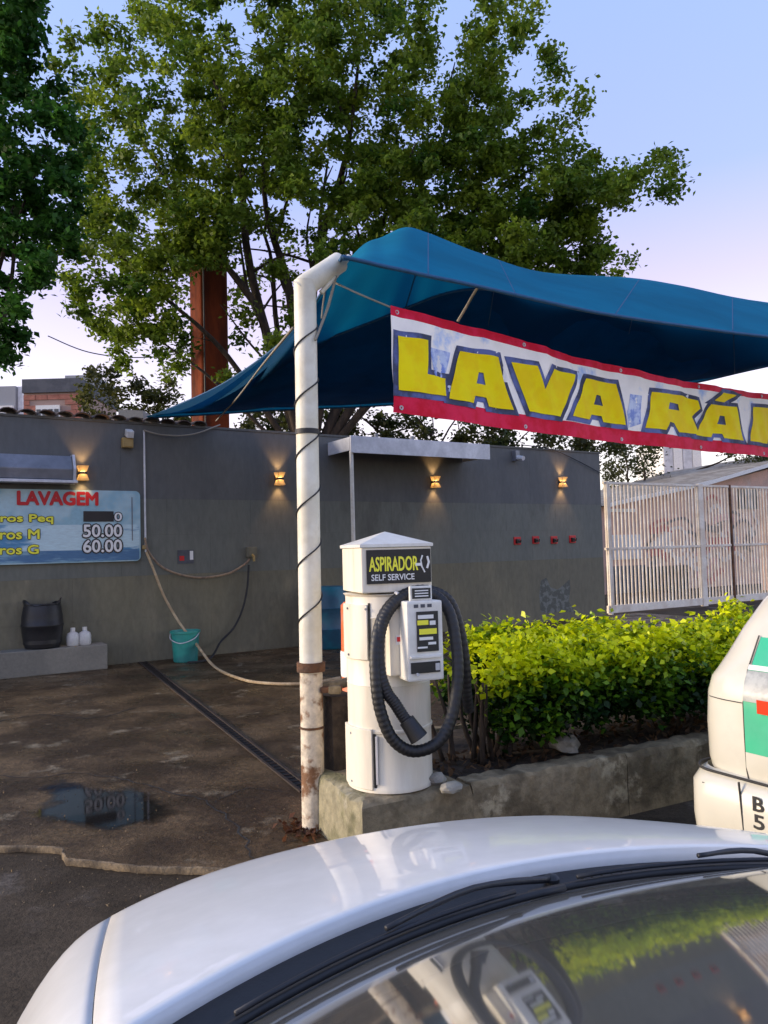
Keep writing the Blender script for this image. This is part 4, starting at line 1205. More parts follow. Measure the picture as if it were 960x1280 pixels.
for k in range(34):
    x = rng.uniform(0, HL) if k < 22 else rng.uniform(-.22, .12); y = rng.uniform(-.22, .22)
    b = H0 + kd * float(x) + kn * float(y) + Vector((0, 0, KH - .04))
    t_ = b + kd * float(rng.normal(0, .09)) + kn * float(rng.normal(0, .08)) + Vector((0, 0, .48))
    MB().tube(spline([b, b.lerp(t_, .5) + kd * float(rng.normal(0, .03)), t_], 3), [.016, .015, .014, .013, .011, .009, .007], 6).build('stem', M['bark'], hedge, world=True, smooth='all')

# ================================================================== GATE AND WHAT STANDS BEHIND
ga = ground(760, 768); gb_ = ground(946, 751)
gdir = (gb_ - ga); gdir.z = 0; gdir.normalize()
gnn = Vector((gdir.y, -gdir.x, 0))
GL = (gb_ - ga).length * 1.6
GH = onplane(760, 602, ga, gnn).z
gate = thing('metal_gate', 'white barred metal gate beside the end of the grey wall', 'gate', (ga.x, ga.y, 0), math.atan2(gdir.y, gdir.x))
for z_, h_ in ((.10, .16), (GH * .49, .05), (GH - .03, .05)):
    MB().box((GL / 2, 0, z_), (GL, .06, h_)).build('rail', M['gate_white'], gate, bevel=.004)
ux = lambda px: (onplane(px, 680, ga, gnn) - ga).dot(gdir)
for px, w_ in ((760, .06), (877, .16), (914, .05)):
    MB().box((ux(px), -.005, GH / 2), (w_, .09, GH + .02)).build('gate_post', M['gate_white'] if px != 914 else M['rust'], gate, bevel=.004)
bar0 = None; x = .06
while x < GL:
    if abs(x - ux(877)) > .12:
        if bar0 is None:
            bar0 = MB().tube([(0, -.002, .17), (0, -.002, GH - .05)], .021, 6).build('bar', M['gate_white'], gate, smooth=True); bar0.location = (x, 0, 0)
        else:
            copy_part(bar0, gate, (x, 0, 0))
    x += .118
# house behind the gate
def behind(px, py, dpt): return onplane(px, py, ga - gnn * dpt, gnn)
hd = 5.0
hrz = math.atan2(gdir.y, gdir.x)
h0 = behind(757, 740, hd); h0.z = 0
house = thing('pink_house', 'faded pink house with painted wall and sheet roof behind the gate', 'house', h0, hrz)
hl = lambda px, py: ((behind(px, py, hd) - h0).dot(gdir), behind(px, py, hd).z)
wallpts = [hl(750, 800), hl(1080, 800), hl(1080, 566), hl(962, 586), hl(880, 607), hl(757, 633), hl(750, 634)]
wallpts = [(u, max(z_, ROAD_Z)) for u, z_ in wallpts]
wallpts[0] = (wallpts[0][0], ROAD_Z); wallpts[1] = (wallpts[1][0], ROAD_Z)
MB().prism([(u, 0, z_) for u, z_ in wallpts], (0, 4, 0)).build('wall', M['pink_wall'], house)
rf = [hl(745, 633), hl(757, 629), hl(840, 611), hl(880, 602), hl(962, 578), hl(1085, 556)]
MB().grid([[(u, -.35, z_) for u, z_ in rf], [(u, 4.2, z_ + .12) for u, z_ in rf]]).build('roof', M['roof_sheet'], house)
MB().grid([[(u, -.36, z_ - .10) for u, z_ in rf], [(u, -.36, z_ + .03) for u, z_ in rf]]).build('fascia', M['far_white'], house)
def hbox(name, x0, y0_, x1, y1_, d_, mt, yo=-.02):
    a = hl(x0, y1_); b = hl(x1, y0_)
    return MB().box(((a[0] + b[0]) / 2, yo, (a[1] + b[1]) / 2), (b[0] - a[0], d_, b[1] - a[1])).build(name, mt, house)
hbox('doorway', 806, 706, 858, 766, .06, M['seam'])
hbox('lower_panel', 760, 706, 806, 766, .05, M['slate'], -.012)
wf = hbox('window', 922, 612, 946, 636, .08, M['seam'])
for px in (925, 930, 935, 940):
    hbox('window_bar', px, 612, px + 1.4, 636, .1, M['metal_grey'], -.03)
hbox('brick_band', 757, 636, 792, 640, .08, M['far_white'])
hbox('white_panel', 765, 668, 800, 700, .05, M['metal_light'])
# painted strokes (flat print on the wall)
def stroke(pts, wpx, mt, k):
    P = spline([Vector((hl(*q)[0], 0, hl(*q)[1])) for q in pts], 6)
    a = []; b = []
    for i, p in enumerate(P):
        t_ = (P[min(i + 1, len(P) - 1)] - P[max(i - 1, 0)]).normalized(); nn = Vector((-t_.z, 0, t_.x))
        a.append(p + nn * wpx + Vector((0, -.028 - k * .001, 0))); b.append(p - nn * wpx + Vector((0, -.028 - k * .001, 0)))
    MB().grid([a, b]).build('painted_stroke', mt, house)
M['graf_grey'] = mat('graf_grey', (.12, .11, .11), .8); M['graf_pale'] = mat('graf_pale', (.62, .57, .53), .8); M['graf_pink'] = mat('graf_pink', (.62, .36, .32), .8); M['graf_red'] = mat('graf_red', (.45, .14, .12), .8)
stroke([(808, 688), (818, 668), (835, 653), (855, 648), (866, 660)], .045, M['graf_grey'], 0)
stroke([(822, 676), (835, 663), (850, 660), (858, 672), (852, 690)], .05, M['graf_pale'], 1)
stroke([(885, 640), (895, 632), (902, 645), (895, 660), (905, 672)], .07, M['graf_pale'], 2)
stroke([(915, 660), (928, 650), (938, 660), (930, 680), (940, 690)], .06, M['graf_grey'], 3)
stroke([(880, 625), (890, 620), (900, 628)], .06, M['graf_red'], 4)
stroke([(862, 690), (872, 678), (868, 668), (858, 664)], .06, M['graf_grey'], 5)
stroke([(895, 690), (905, 700), (918, 690), (930, 700)], .08, M['graf_pale'], 6)
stroke([(890, 655), (905, 650), (915, 640), (925, 645)], .05, M['graf_grey'], 7)
rs_ = random.Random(11)
cols_ = [M['graf_grey'], M['graf_pale'], M['graf_pale'], M['graf_red'], M['graf_pink']]
for kk in range(34):
    x_, y_ = rs_.uniform(806, 985), rs_.uniform(640, 715)
    if 806 < x_ < 862 and y_ > 698: continue
    a_ = rs_.uniform(0, 6.28); pts_ = []
    for _ in range(rs_.randint(4, 6)):
        pts_.append((x_, y_)); a_ += rs_.uniform(.3, 1.3) * rs_.choice((1, 1, -1)); L2 = rs_.uniform(6, 13); x_ += L2 * math.cos(a_); y_ += L2 * math.sin(a_) * .9
    stroke(pts_, rs_.uniform(.04, .13), cols_[kk % 5], 9 + kk * .25)
stroke([(940, 640), (948, 655), (955, 640), (958, 665)], .07, M['graf_pale'], 8)
# tan trunk-like pillar behind the gate at the right edge
q = behind(966, 752, .9)
o = thing('gate_pillar', 'thick tan rendered pillar just behind the barred gate at the right edge', 'pillar', (q.x, q.y, ROAD_Z))
MB().lathe([(.26, 0), (.25, .6), (.22, 1.6), (.20, GH - .1), (.23, GH - .06), (.23, GH), (0, GH + .02)], 14).build('shaft', M['pink_wall'], o, smooth=True)
MB().lathe([(.30, 0), (.30, .15), (.25, .18)], 14).build('foot', M['concrete'], o, smooth=True)

# white house far behind
wb0 = at(832, 640, 38); 
wbh = thing('white_building', 'plain white building with vertical panels far behind the gate roof', 'building', (wb0.x, wb0.y, ROAD_Z))
zt_ = at(850, 548, 38).z
wbw = at(882, 600, 38).x - at(834, 600, 38).x
MB().box((wbw / 2, 2, zt_ / 2), (wbw, 4, zt_)).build('wall', M['far_white'], wbh)
for k in range(4):
    MB().box((wbw * (k + .5) / 4, -.03, zt_ - 1.0), (wbw / 4 - .05, .05, 1.9)).build('wall_panel', M['far_white'] if k % 2 else M['metal_light'], wbh)
MB().box((wbw / 2, -.06, zt_ - 2.1), (wbw + .2, .2, .25)).build('ledge', M['slate'], wbh)
# brick house far left
bx = at(30, 520, 45)
bh_ = thing('brick_house', 'pink brick house with dark roof wall and white window at far left', 'house', (bx.x, bx.y, ROAD_Z))
S = 45 / 960
zb = lambda py: at(60, py, 45).z - ROAD_Z
Wd = 72 * S
MB().box((Wd / 2, 3, zb(491) / 2), (Wd, 6, zb(491))).build('wall', M['mortar'], bh_)
MB().box((Wd / 2, 2.95, (zb(491) + zb(474)) / 2), (Wd + .1, 6.2, zb(474) - zb(491))).build('roof_wall', M['slate'], bh_)
MB().box((Wd * .75, 4, (zb(474) + zb(460)) / 2 ), (Wd * .55, 4, zb(460) - zb(474))).build('water_tank_wall', M['far_grey'], bh_)
wx0, wx1 = 16 * S, 46 * S
wfm = MB().box(((wx0 + wx1) / 2, -.08, (zb(507) + zb(524)) / 2), (wx1 - wx0, .12, zb(507) - zb(524))).build('window', M['far_white'], bh_)
for k in range(4):
    MB().box((wx0 + (wx1 - wx0) * (k + .5) / 4, -.15, zb(517)), ((wx1 - wx0) / 4 * .7, .03, zb(512) - zb(522))).build('pane', M['far_glass'], wfm)
b1 = None
zrow = zb(540); r_ = 0
while zrow < zb(491) - .3:
    x = 0 if r_ % 2 == 0 else -.35
    while x < Wd:
        xa, xb_ = max(x, 0), min(x + .68, Wd)
        if xb_ - xa > .15 and not (xa < wx1 and xb_ > wx0 and zrow < zb(506) and zrow + .3 > zb(525)):
            if b1 is None or xb_ - xa < .67:
                o = MB().box(((xb_ - xa) / 2, 0, .15), (xb_ - xa, .08, .29)).build('brick', M['brick'], bh_); o.location = (xa, -.01, zrow)
                if xb_ - xa > .67: b1 = o
            else: copy_part(b1, bh_, (xa, -.01 + random.uniform(-.01, .01), zrow))
        x += .70
    zrow += .32; r_ += 1
gx = at(-70, 520, 50)
gh_ = thing('grey_building', 'plain grey building with pale lower wall beside the brick house', 'building', (gx.x, gx.y, ROAD_Z))
S2 = 50 / 960
MB().box((45 * S2, 3, (at(10, 482, 50).z) / 2), (90 * S2, 6, at(10, 482, 50).z)).build('wall', M['far_grey'], gh_)
MB().box((44.5 * S2, -.1, at(10, 515, 50).z / 2 + .2), (88 * S2, .3, at(10, 507, 50).z)).build('lower_wall', M['far_white'], gh_)
MB().box((94 * S2, 2, at(10, 482, 50).z / 2), (6 * S2, 3.6, at(10, 482, 50).z)).build('side_pier', M['metal_light'], gh_)
rx = at(148, 522, 20)
o = thing('small_roof', 'small pale roof just behind the wall top near the sail corner', 'shed', (rx.x, rx.y, 0))
zr = at(148, 514, 20).z
MB().prism([(0, 0, zr - .2), (.65, 0, zr - .2), (.65, 0, zr), (0, 0, zr + .05)], (0, 1.5, 0)).build('roof', M['far_grey'], o)
MB().box((.33, .75, (zr - .2) / 2), (.6, 1.4, zr - .21)).build('wall', M['wall_low'], o)

# orange steel column
cA = at(232, 530, 17.6)
colm = thing('steel_column', 'tall rust orange square steel column rising behind the wall into the tree', 'column', (cA.x, cA.y, 0))
sx = at(254, 530, 17.6).x - cA.x; sw = at(283, 530, 17.6).x - at(254, 530, 17.6).x
zc_ = at(250, 296, 17.6).z
rotc = R(34)
MB().prism([(0, .45, 0), (sx, -.02, 0), (sx + sw, .5, 0), (sw, .97, 0)], (0, 0, zc_)).build('shaft', M['orange_steel'], colm, bevel=.10, seg=4, smooth=True)
MB().tube([(sx + .06, -.02, 0), (sx + .06, -.02, zc_ - .3)], .02, 6).build('pipe', M['wire'], colm, smooth=True)
MB().prism([(-.06, .45, zc_), (sx, -.1, zc_), (sx + sw + .06, .5, zc_), (sw, 1.05, zc_)], (0, 0, .12)).build('cap', M['orange_steel'], colm)

# ================================================================== TREES
def tree(name, label, base, rows_, dmid, dspread, pal, trunk_r, limbs, leafL=.135, per=125, k_cl=1.2, cr=15, extra=(), group=None, fork=(0, 0, 3.2)):
    """rows_: list of (py, [(x0,x1,density),...]) in picture pixels - the crown fills a volume dspread deep about dmid"""
    t = thing(name, label, 'tree', base, 0, group)
    B = Vector(base)
    cen = []
    for py, rs in rows_:
        for x0, x1, dn in rs:
            nn = max(1, int((x1 - x0) / 24 * dn / 4 * k_cl + rng.random()))
            for _ in range(nn):
                x = rng.uniform(x0, x1); y = py + rng.uniform(-13, 13)
                d = dmid + np.clip(rng.normal(0, .5), -1, 1) * dspread
                cen.append((at(x, y, d), d))
    for x0, x1, ya, yb2, d, nn in extra:
        for _ in range(nn): cen.append((at(rng.uniform(x0, x1), rng.uniform(ya, yb2), d + rng.normal(0, .3)), d))
    Cs = []; Col = []
    pal = np.array(pal)
    for p, d in cen:
        rad = rng.uniform(.7, 1.3) * cr * d / 960
        m = int(per * rng.uniform(.6, 1.3))
        v = rng.normal(0, .5, (m, 3)) * rad * np.array([1.1, 1.1, .8]) + np.array(p)
        Cs.append(v)
        f = np.clip(rng.normal(.5, .25), 0, 1)
        # sunny-side leaf tone is left to the light; this is leaf age
        Col.append((pal[0] * (1 - f) + pal[1] * f)[None, :] * rng.uniform(.65, 1.35, (m, 1)))
    Cs = np.concatenate(Cs); Col = np.concatenate(Col)
    L = rng.uniform(.65, 1.25, len(Cs)) * leafL
    quads_object('crown', leaf_quads(Cs, L, L * .6, .35), Col, M['leaf'], t, kind='stuff')
    fk = B + Vector(fork)
    MB().tube(spline([B + Vector((0, 0, -.1)), B.lerp(fk, .5) + Vector((.08, 0, 0)), fk], 5), [trunk_r * (1.15 - .35 * i / 10) for i in range(11)], 12).build('trunk', M['bark'], t, world=True, smooth='all')
    for (px, py, d, r_) in limbs:
        e_ = at(px, py, d)
        m1 = fk.lerp(e_, .4) + Vector((rng.normal(0, .25), rng.normal(0, .2), .35)); m2 = fk.lerp(e_, .72) + Vector((rng.normal(0, .2), rng.normal(0, .2), .15))
        P = spline([fk - Vector((0, 0, .4)), m1, m2, e_], 5)
        MB().tube(P, [r_ * (1 - .82 * i / (len(P) - 1)) for i in range(len(P))], 8).build('limb', M['bark'], t, world=True, smooth='all')
        for q in range(3 if r_ > .075 else 0):
            i0 = int(len(P) * (.35 + .18 * q)); s0 = P[i0]
            e2 = s0 + Vector((rng.normal(0, .9), rng.normal(0, .6), abs(rng.normal(.9, .5))))
            MB().tube(spline([s0, s0.lerp(e2, .5) + Vector((rng.normal(0, .12), 0, .08)), e2], 3), [r_ * .34 * (1 - .12 * i) for i in range(7)], 6).build('twig', M['bark'], t, world=True, smooth='all')
    return t

main_rows = [
 (-40, [(150, 545, 6), (600, 680, 4)]), (-16, [(160, 545, 7), (600, 680, 6)]),
 (10, [(165, 275, 7), (310, 368, 6), (372, 386, 3), (386, 540, 7), (604, 672, 6)]),
 (34, [(112, 150, 6), (166, 290, 7), (320, 360, 5), (360, 392, 3), (392, 545, 8), (588, 668, 6)]),
 (58, [(76, 150, 4), (150, 180, 2), (190, 290, 7), (300, 345, 3), (386, 450, 6), (468, 540, 7), (580, 640, 7), (640, 704, 4)]),
 (82, [(64, 200, 5), (200, 298, 7), (300, 356, 3), (372, 540, 7), (574, 636, 7), (640, 712, 4)]),
 (106, [(84, 180, 4), (180, 300, 6), (300, 540, 8), (566, 628, 8)]),
 (130, [(92, 300, 7), (300, 538, 8), (560, 625, 8), (652, 728, 5)]),
 (154, [(106, 300, 6), (300, 540, 8), (552, 634, 8), (656, 716, 4)]),
 (178, [(96, 240, 6), (240, 545, 8), (550, 660, 8), (662, 704, 3)]),
 (202, [(88, 235, 6), (250, 560, 8), (560, 700, 8), (780, 845, 4)]),
 (226, [(88, 230, 6), (238, 560, 7), (560, 735, 8), (748, 850, 5)]),
 (250, [(84, 232, 7), (240, 420, 5), (420, 740, 8), (715, 790, 5)]), (238, [(712, 800, 6)]), (214, [(770, 846, 5)]),
 (274, [(80, 300, 7), (300, 440, 4), (440, 750, 8)]),
 (298, [(70, 130, 5), (130, 300, 7), (310, 430, 3), (440, 765, 8)]),
 (322, [(60, 140, 5), (150, 290, 6), (300, 420, 3), (480, 790, 7)]),
 (346, [(60, 140, 4), (150, 236, 6), (290, 420, 3), (560, 790, 6)]),
 (370, [(66, 140, 4), (150, 232, 5), (290, 380, 3), (600, 700, 5)]),
 (394, [(80, 232, 4), (290, 372, 3)]),
 (418, [(92, 232, 4), (290, 360, 2.4)]),
 (442, [(140, 232, 4), (285, 350, 3)]),
 (466, [(165, 232, 3), (286, 330, 3)]),
]
main_extra = [(222, 296, 245, 330, 16.2, 40), (150, 235, 300, 420, 16, 25), (300, 420, 20, 240, 16.2, 40), (430, 745, 185, 345, 17.0, 170), (560, 640, 100, 200, 17, 25)]
mainb = at(385, 560, 17.5)
tree('big_tree', 'big spreading tree with many stems rising behind the wall and sail', (mainb.x, mainb.y, 0), main_rows, 17.5, 2.6, [(.050, .120, .014), (.23, .31, .024)], .34,
     [(300, 300, 17.2, .10), (330, 150, 17.6, .15), (250, 60, 17.8, .13), (180, 180, 16.6, .10), (120, 290, 16.6, .08), (450, 60, 17.8, .15), (520, 180, 17.2, .13), (620, 60, 18, .13), (640, 220, 17.4, .12), (800, 222, 18.2, .06), (720, 300, 17.4, .08), (352, 330, 16.6, .07), (300, 230, 18, .09), (410, 200, 18.2, .12), (275, 380, 16.8, .05), (160, 400, 16.8, .05)], fork=(0, 0, 3.6), extra=main_extra)
left_rows = [
 (-40, [(-90, 50, 7)]), (-15, [(-90, 48, 8)]), (10, [(-90, 46, 8)]), (34, [(-90, 45, 8)]), (58, [(-90, 48, 8)]), (82, [(-90, 52, 7)]), (100, [(-90, 30, 6)]),
 (118, [(-90, 30, 5), (30, 80, 3)]), (142, [(-90, 30, 6), (40, 110, 5)]), (166, [(-90, 24, 6), (30, 100, 6)]), (190, [(-90, 86, 7)]), (214, [(-90, 92, 8)]), (238, [(-90, 96, 8)]),
 (262, [(-90, 98, 8)]), (286, [(-90, 95, 8)]), (310, [(-90, 92, 7)]), (334, [(-90, 60, 7)]), (358, [(-90, 52, 6)]), (382, [(-90, 40, 4)]), (406, [(-90, 44, 5)]), (430, [(-90, 26, 5)]), (454, [(-90, 14, 4)]), (472, [(-90, 6, 4)])]
lb = at(-75, 640, 12.4)
tree('dark_tree', 'dense dark green tree at the far left edge', (lb.x, lb.y, 0), left_rows, 13.0, 1.3, [(.020, .075, .012), (.06, .17, .022)], .22,
     [(-40, 300, 12.8, .09), (20, 240, 13, .08), (10, 60, 13.2, .09), (60, 180, 13, .05), (-30, 420, 12.8, .06)], leafL=.13, cr=15, per=120, fork=(0, 0, 3.0))
bush_rows = [(466, [(96, 180, 3)]), (484, [(104, 232, 5)]), (502, [(100, 232, 6)]), (520, [(98, 150, 6), (150, 232, 4)]), (536, [(90, 232, 5)])]
bb = at(150, 560, 24)
tree('bushy_tree', 'low bushy tree behind the wall beside the brick house', (bb.x, bb.y, 0), bush_rows, 24, 1.2, [(.05, .055, .018), (.11, .115, .025)], .16, [(130, 500, 24, .06), (180, 490, 24, .06), (210, 500, 24, .05)], leafL=.16, cr=13, fork=(0, 0, 2.2))
# undergrowth behind the wall under the sail
und_rows = [(500, [(290, 372, 4)]), (520, [(284, 372, 5), (400, 640, 5)]), (540, [(284, 372, 5), (400, 770, 6)]), (560, [(400, 830, 5)])]
ub = at(560, 560, 21)
tree('low_tree', 'low dark shrubby tree behind the wall under the banner', (ub.x, ub.y, 0), und_rows, 21, 1.6, [(.03, .05, .012), (.075, .075, .02)], .18, [(330, 520, 20, .08), (450, 520, 20.5, .10), (520, 520, 21, .09), (640, 530, 21, .08)], leafL=.14, cr=13, fork=(0, 0, 2.4))
rt_rows = [(520, [(880, 960, 4)]), (548, [(740, 822, 5), (892, 1000, 6)]), (566, [(750, 822, 6), (892, 1010, 7)]), (584, [(752, 820, 6), (892, 990, 6)]), (600, [(755, 840, 5)])]
rb = at(800, 640, 30)
tree('side_tree', 'rounded tree rising behind the gate at the end of the grey wall', (rb.x, rb.y, 0), rt_rows, 30, 1.5, [(.03, .05, .014), (.09, .085, .025)], .16, [(780, 570, 30, .06), (820, 560, 30, .06), (930, 560, 30, .07)], leafL=.15, cr=14, fork=(0, 0, 2.6))
hose('overhead_wire', 'thin dark wire hanging across the sky beside the orange column', [at(60, 420, 24), at(110, 440, 24), at(170, 447, 24), at(232, 440, 24), at(300, 415, 24)], .018, M['wire'], 'wire', 5)

# ================================================================== WHITE CAR
CAR_RZ = R(22)
cF = Vector((-math.sin(CAR_RZ), math.cos(CAR_RZ), 0)); cR = Vector((math.cos(CAR_RZ), math.sin(CAR_RZ), 0))
cl_ = cR * .68
car = thing('white_car', 'white car in front with bonnet, wipers and windscreen', 'car', (cl_.x, cl_.y, 0), CAR_RZ)
def sstep(a, b, x):
    t_ = min(1, max(0, (x - a) / (b - a))); return t_ * t_ * (3 - 2 * t_)
def y_c(x): return 1.165 - .15 * (x / .6) ** 2
def y_f(x): return 1.93 - .12 * (x / .82) ** 2 - .24 * abs(x / .82) ** 5
def hood_z(x, v):
    zc = .955 - .185 * v ** 1.3 - .16 * max(0, (v - .80) / .20) ** 2.2
    cr = .028 * (x / .66) ** 2 + (.16 * ((abs(x) - .64) / .2) ** 2.2 if abs(x) > .64 else 0)
    return zc - cr
def hood_p(x, v):
    return Vector((x, y_c(x) + (y_f(x) - y_c(x)) * v, hood_z(x, v)))
def gapx(v): return .665 - .065 * v ** 1.5
NVh = 30
P = []
for i in range(37):
    k = -1 + 2 * i / 36
    row = [hood_p(k * (gapx(0) - .0008), 0) + Vector((0, .004, -.03))]
    for j in range(NVh + 1):
        v = j / NVh * .985
        row.append(hood_p(k * (gapx(v) - .0008), v))
    row.append(hood_p(k * gapx(.985), .985) + Vector((0, -.005, -.03)))
    P.append(row)
P.insert(0, [p + Vector((.002, 0, -.010)) for p in P[0]]); P.append([p + Vector((-.002, 0, -.010)) for p in P[-1]])
MB().grid(P).build('bonnet', M['car_paint'], car, smooth='all')
for s in (-1, 1):
    P = []
    for j in range(NVh + 1):
        v = j / NVh
        row = [hood_p(s * (gapx(v) + .0008), v) + Vector((0, 0, -.010)), hood_p(s * (gapx(v) + .0008), v)]
        xs_ = [gapx(v) + .0008 + (.79 - gapx(v)) * q / 8 for q in range(1, 9)]
        row += [hood_p(s * x_, v) for x_ in xs_]
        last = row[-1]
        for dz in (.06, .14, .24, .36):
            arch = math.hypot(last.y - 1.42, 0)
            row.append(Vector((s * (.80 + .02 * math.sin(dz * 6)), last.y, last.z - dz)))
        P.append(row)
    MB().grid(P).build('wing', M['car_paint'], car, smooth='all')
    # headlight
    hp0 = hood_p(s * .62, .97)
    MB().prism([(s * .48, y_f(.5) - .03, .60), (s * .74, y_f(.74) - .05, .58), (s * .76, y_f(.76) - .07, .66), (s * .50, y_f(.52) - .04, .70)], (0, .035, -.01)).build('headlight', M['clear_lens'], car, bevel=.008)
    # front wheel
    wh = MB().lathe([(.17, -.09), (.27, -.10), (.295, -.07), (.30, 0), (.295, .07), (.27, .10), (.17, .09)], 36, c=(s * .72, 1.30, ROAD_Z + .30), axis=Matrix.Rotation(R(90), 3, 'Y')).build('wheel', M['black_rubber'], car, smooth=True)
    MB().lathe([(0, .07), (.05, .085), (.15, .07), (.175, .09), (.18, .05)], 30, c=(s * .72, 1.30, ROAD_Z + .30), axis=Matrix.Rotation(R(90) * s, 3, 'Y')).build('rim', M['rim'], wh, smooth=True)
    wh2 = MB().lathe([(.17, -.09), (.27, -.10), (.295, -.07), (.30, 0), (.295, .07), (.27, .10), (.17, .09)], 36, c=(s * .72, -1.2, ROAD_Z + .30), axis=Matrix.Rotation(R(90), 3, 'Y')).build('wheel', M['black_rubber'], car, smooth=True)
    MB().lathe([(0, .07), (.05, .085), (.15, .07), (.175, .09), (.18, .05)], 30, c=(s * .72, -1.2, ROAD_Z + .30), axis=Matrix.Rotation(R(90) * s, 3, 'Y')).build('rim', M['rim'], wh2, smooth=True)
# front bumper and grille
P = []
for i in range(25):
    x_ = -.82 + 1.64 * i / 24
    yy = y_f(x_)
    P.append([(x_, yy - .01, hood_z(x_, .985) - .02), (x_, yy + .03, .62), (x_, yy + .09, .52), (x_, yy + .10, .38), (x_, yy + .05, .22), (x_, yy - .10, .16)])
MB().grid(P).build('front_bumper', M['car_paint'], car, smooth='all')
MB().box((0, y_f(0) + .10, .30), (.8, .03, .12)).build('lower_grille', M['black'], car, bevel=.008)
MB().box((0, y_f(0) + .035, .66), (.7, .03, .07)).build('grille', M['black'], car, bevel=.008)
# windscreen and cowl
def ws_p(x, t_):
    """t_ 0 at the base .. 1 at the roof"""
    xx = x * (.70 - .14 * t_)
    yb = y_c(xx) - .055
    ang = t_
    y_ = yb - 1.22 * t_ + .10 * t_ * (x ** 2)
    zz = .925 + .575 * t_ - .135 * t_ ** 2 - .035 * x * x * (1 - .3 * t_)
    return Vector((xx, y_, zz))
P = [[ws_p(-1 + 2 * i / 32, j / 24) for j in range(25)] for i in range(33)]
MB().grid(P).build('windscreen', M['car_glass'], car, smooth='all', fix=False)
P = []
for i in range(33):
    k = -1 + 2 * i / 32
    a = hood_p(k * .685, 0)
    b = ws_p(k, 0.02)
    P.append([a + Vector((0, .03, -.03)), a + Vector((0, -.012, -.022)), a.lerp(b, .5) + Vector((0, 0, -.02)), b + Vector((0, .012, -.004)), b + Vector((0, -.02, .003)), b + Vector((0, -.03, -.02))])
MB().grid(P).build('cowl_panel', M['dark_plastic'], car, smooth='all')
for i in range(46):
    k = -.62 + 1.24 * i / 45
    if not .16 < k < .46: continue
    k = k
    a = hood_p(k * .685, 0); b = ws_p(k, .02); c = a.lerp(b, .55) + Vector((0, 0, -.013))
    if 'sl' not in globals():
        sl = MB().box((0, 0, 0), (.008, .022, .004)).build('cowl_slat', M['black'], car); sl.location = c
    else: copy_part(sl, car, c)
# wipers
def wiper(x0, x1, pivot_x, lift):
    pts = [ws_p(x0 + (x1 - x0) * i / 14, .055 + lift * (i / 14)) + Vector((0, 0, .008)) for i in range(15)]
    wb = MB().tube(pts, .006, 6).build('wiper_blade', M['black_rubber'], car, smooth='all')
    MB().tube([p + Vector((0, 0, .012)) for p in pts[2:13]], .0035, 6).build('blade_frame', M['dark_plastic'], wb, smooth='all')
    a = ws_p(pivot_x, 0.0) + Vector((0, .03, .008)); m_ = pts[7] + Vector((0, 0, .022))
    MB().tube(spline([a, a.lerp(m_, .5) + Vector((0, .012, .015)), m_], 5), [.006] * 4 + [.005] * 4 + [.004] * 3, 8).build('wiper_arm', M['dark_plastic'], car, smooth='all')
    MB().lathe([(.013, 0), (.013, .008), (.008, .013), (0, .014)], 14, c=a - Vector((0, 0, .006))).build('wiper_pivot', M['black'], car, smooth=True)
wiper(-.86, .02, .10, .02)
wiper(-.05, .82, .78, .015)
c = [ws_p(k_, t_) + Vector((0, 0, .003)) for k_, t_ in ((.60, .055), (.76, .05), (.77, .085), (.66, .10), (.59, .09))]
MB().add(c, [(0, 1, 2, 3, 4)]).build('screen_patch', M['bottle'], car)  # small pale flat patch low on the windscreen
# roof, pillars, doors
P = []
for i in range(25):
    k = -1 + 2 * i / 24
    t0 = ws_p(k, 1.0)
    P.append([t0 + Vector((0, 0, -.012)), t0 + Vector((0, -.03, .0)), Vector((k * .58, -.6, 1.455 - .03 * k * k)), Vector((k * .57, -1.2, 1.43 - .03 * k * k)), Vector((k * .54, -1.6, 1.36 - .03 * k * k)), Vector((k * .58, -2.05, 1.0 - .02 * k * k)), Vector((k * .62, -2.12, .92))])
MB().grid(P, mfun=lambda i, j: 1 if j == 4 and 2 < i < 21 else 0).build('roof', [M['car_paint'], M['dark_glass']], car, smooth='all')
for s in (-1, 1):
    a_ = [ws_p(s, t_ / 12) for t_ in range(13)]
    MB().tube([p + Vector((s * .014, 0, -.006)) for p in a_], .020, 8).build('pillar', M['car_paint'], car, smooth='all')
    # body side
    prof = [(.62, .88), (.83, .86), (.85, .72), (.86, .5), (.84, .25), (.80, .14)]
    MB().grid([[(s * (x_ if not (x_ == .62) else .70), y_, z_) for x_, z_ in prof] for y_ in (.86, .4, -.1, -.6, -1.1, -1.6, -2.1)]).build('body_side', M['car_paint'], car, smooth=True)
    dn_ = MB().grid([[(s * .852, y_, .80), (s * .866, y_, .5), (s * .85, y_, .27)] for y_ in (.72, .2, -.30)]).build('door', M['car_paint'], car, smooth=True)
    MB().box((s * .872, -.18, .74), (.03, .16, .03)).build('handle', M['car_paint'], dn_, bevel=.006)
    MB().grid([[(s * .80, .70, .875), (s * .58, -.24, 1.38)], [(s * .80, -.2, .875), (s * .59, -.5, 1.40)], [(s * .80, -1.5, .875), (s * .565, -1.3, 1.36)]]).build('side_window', M['dark_glass'], car)
    mm = MB().box((s * .96, .55, .95), (.18, .09, .12)).build('mirror', M['car_paint'], car, bevel=.025, seg=3, smooth=True)
    MB().box((s * .87, .56, .90), (.10, .05, .04)).build('mirror_arm', M['black'], mm, bevel=.008)
MB().grid([[(x_, -2.1, .92), (x_, -2.2, .75), (x_, -2.24, .5), (x_, -2.15, .2)] for x_ in (-.82, -.4, 0, .4, .82)]).build('tailgate', M['car_paint'], car, smooth=True)
MB().box((0, -.3, .14), (1.56, 3.2, .04)).build('floor_pan', M['black'], car)
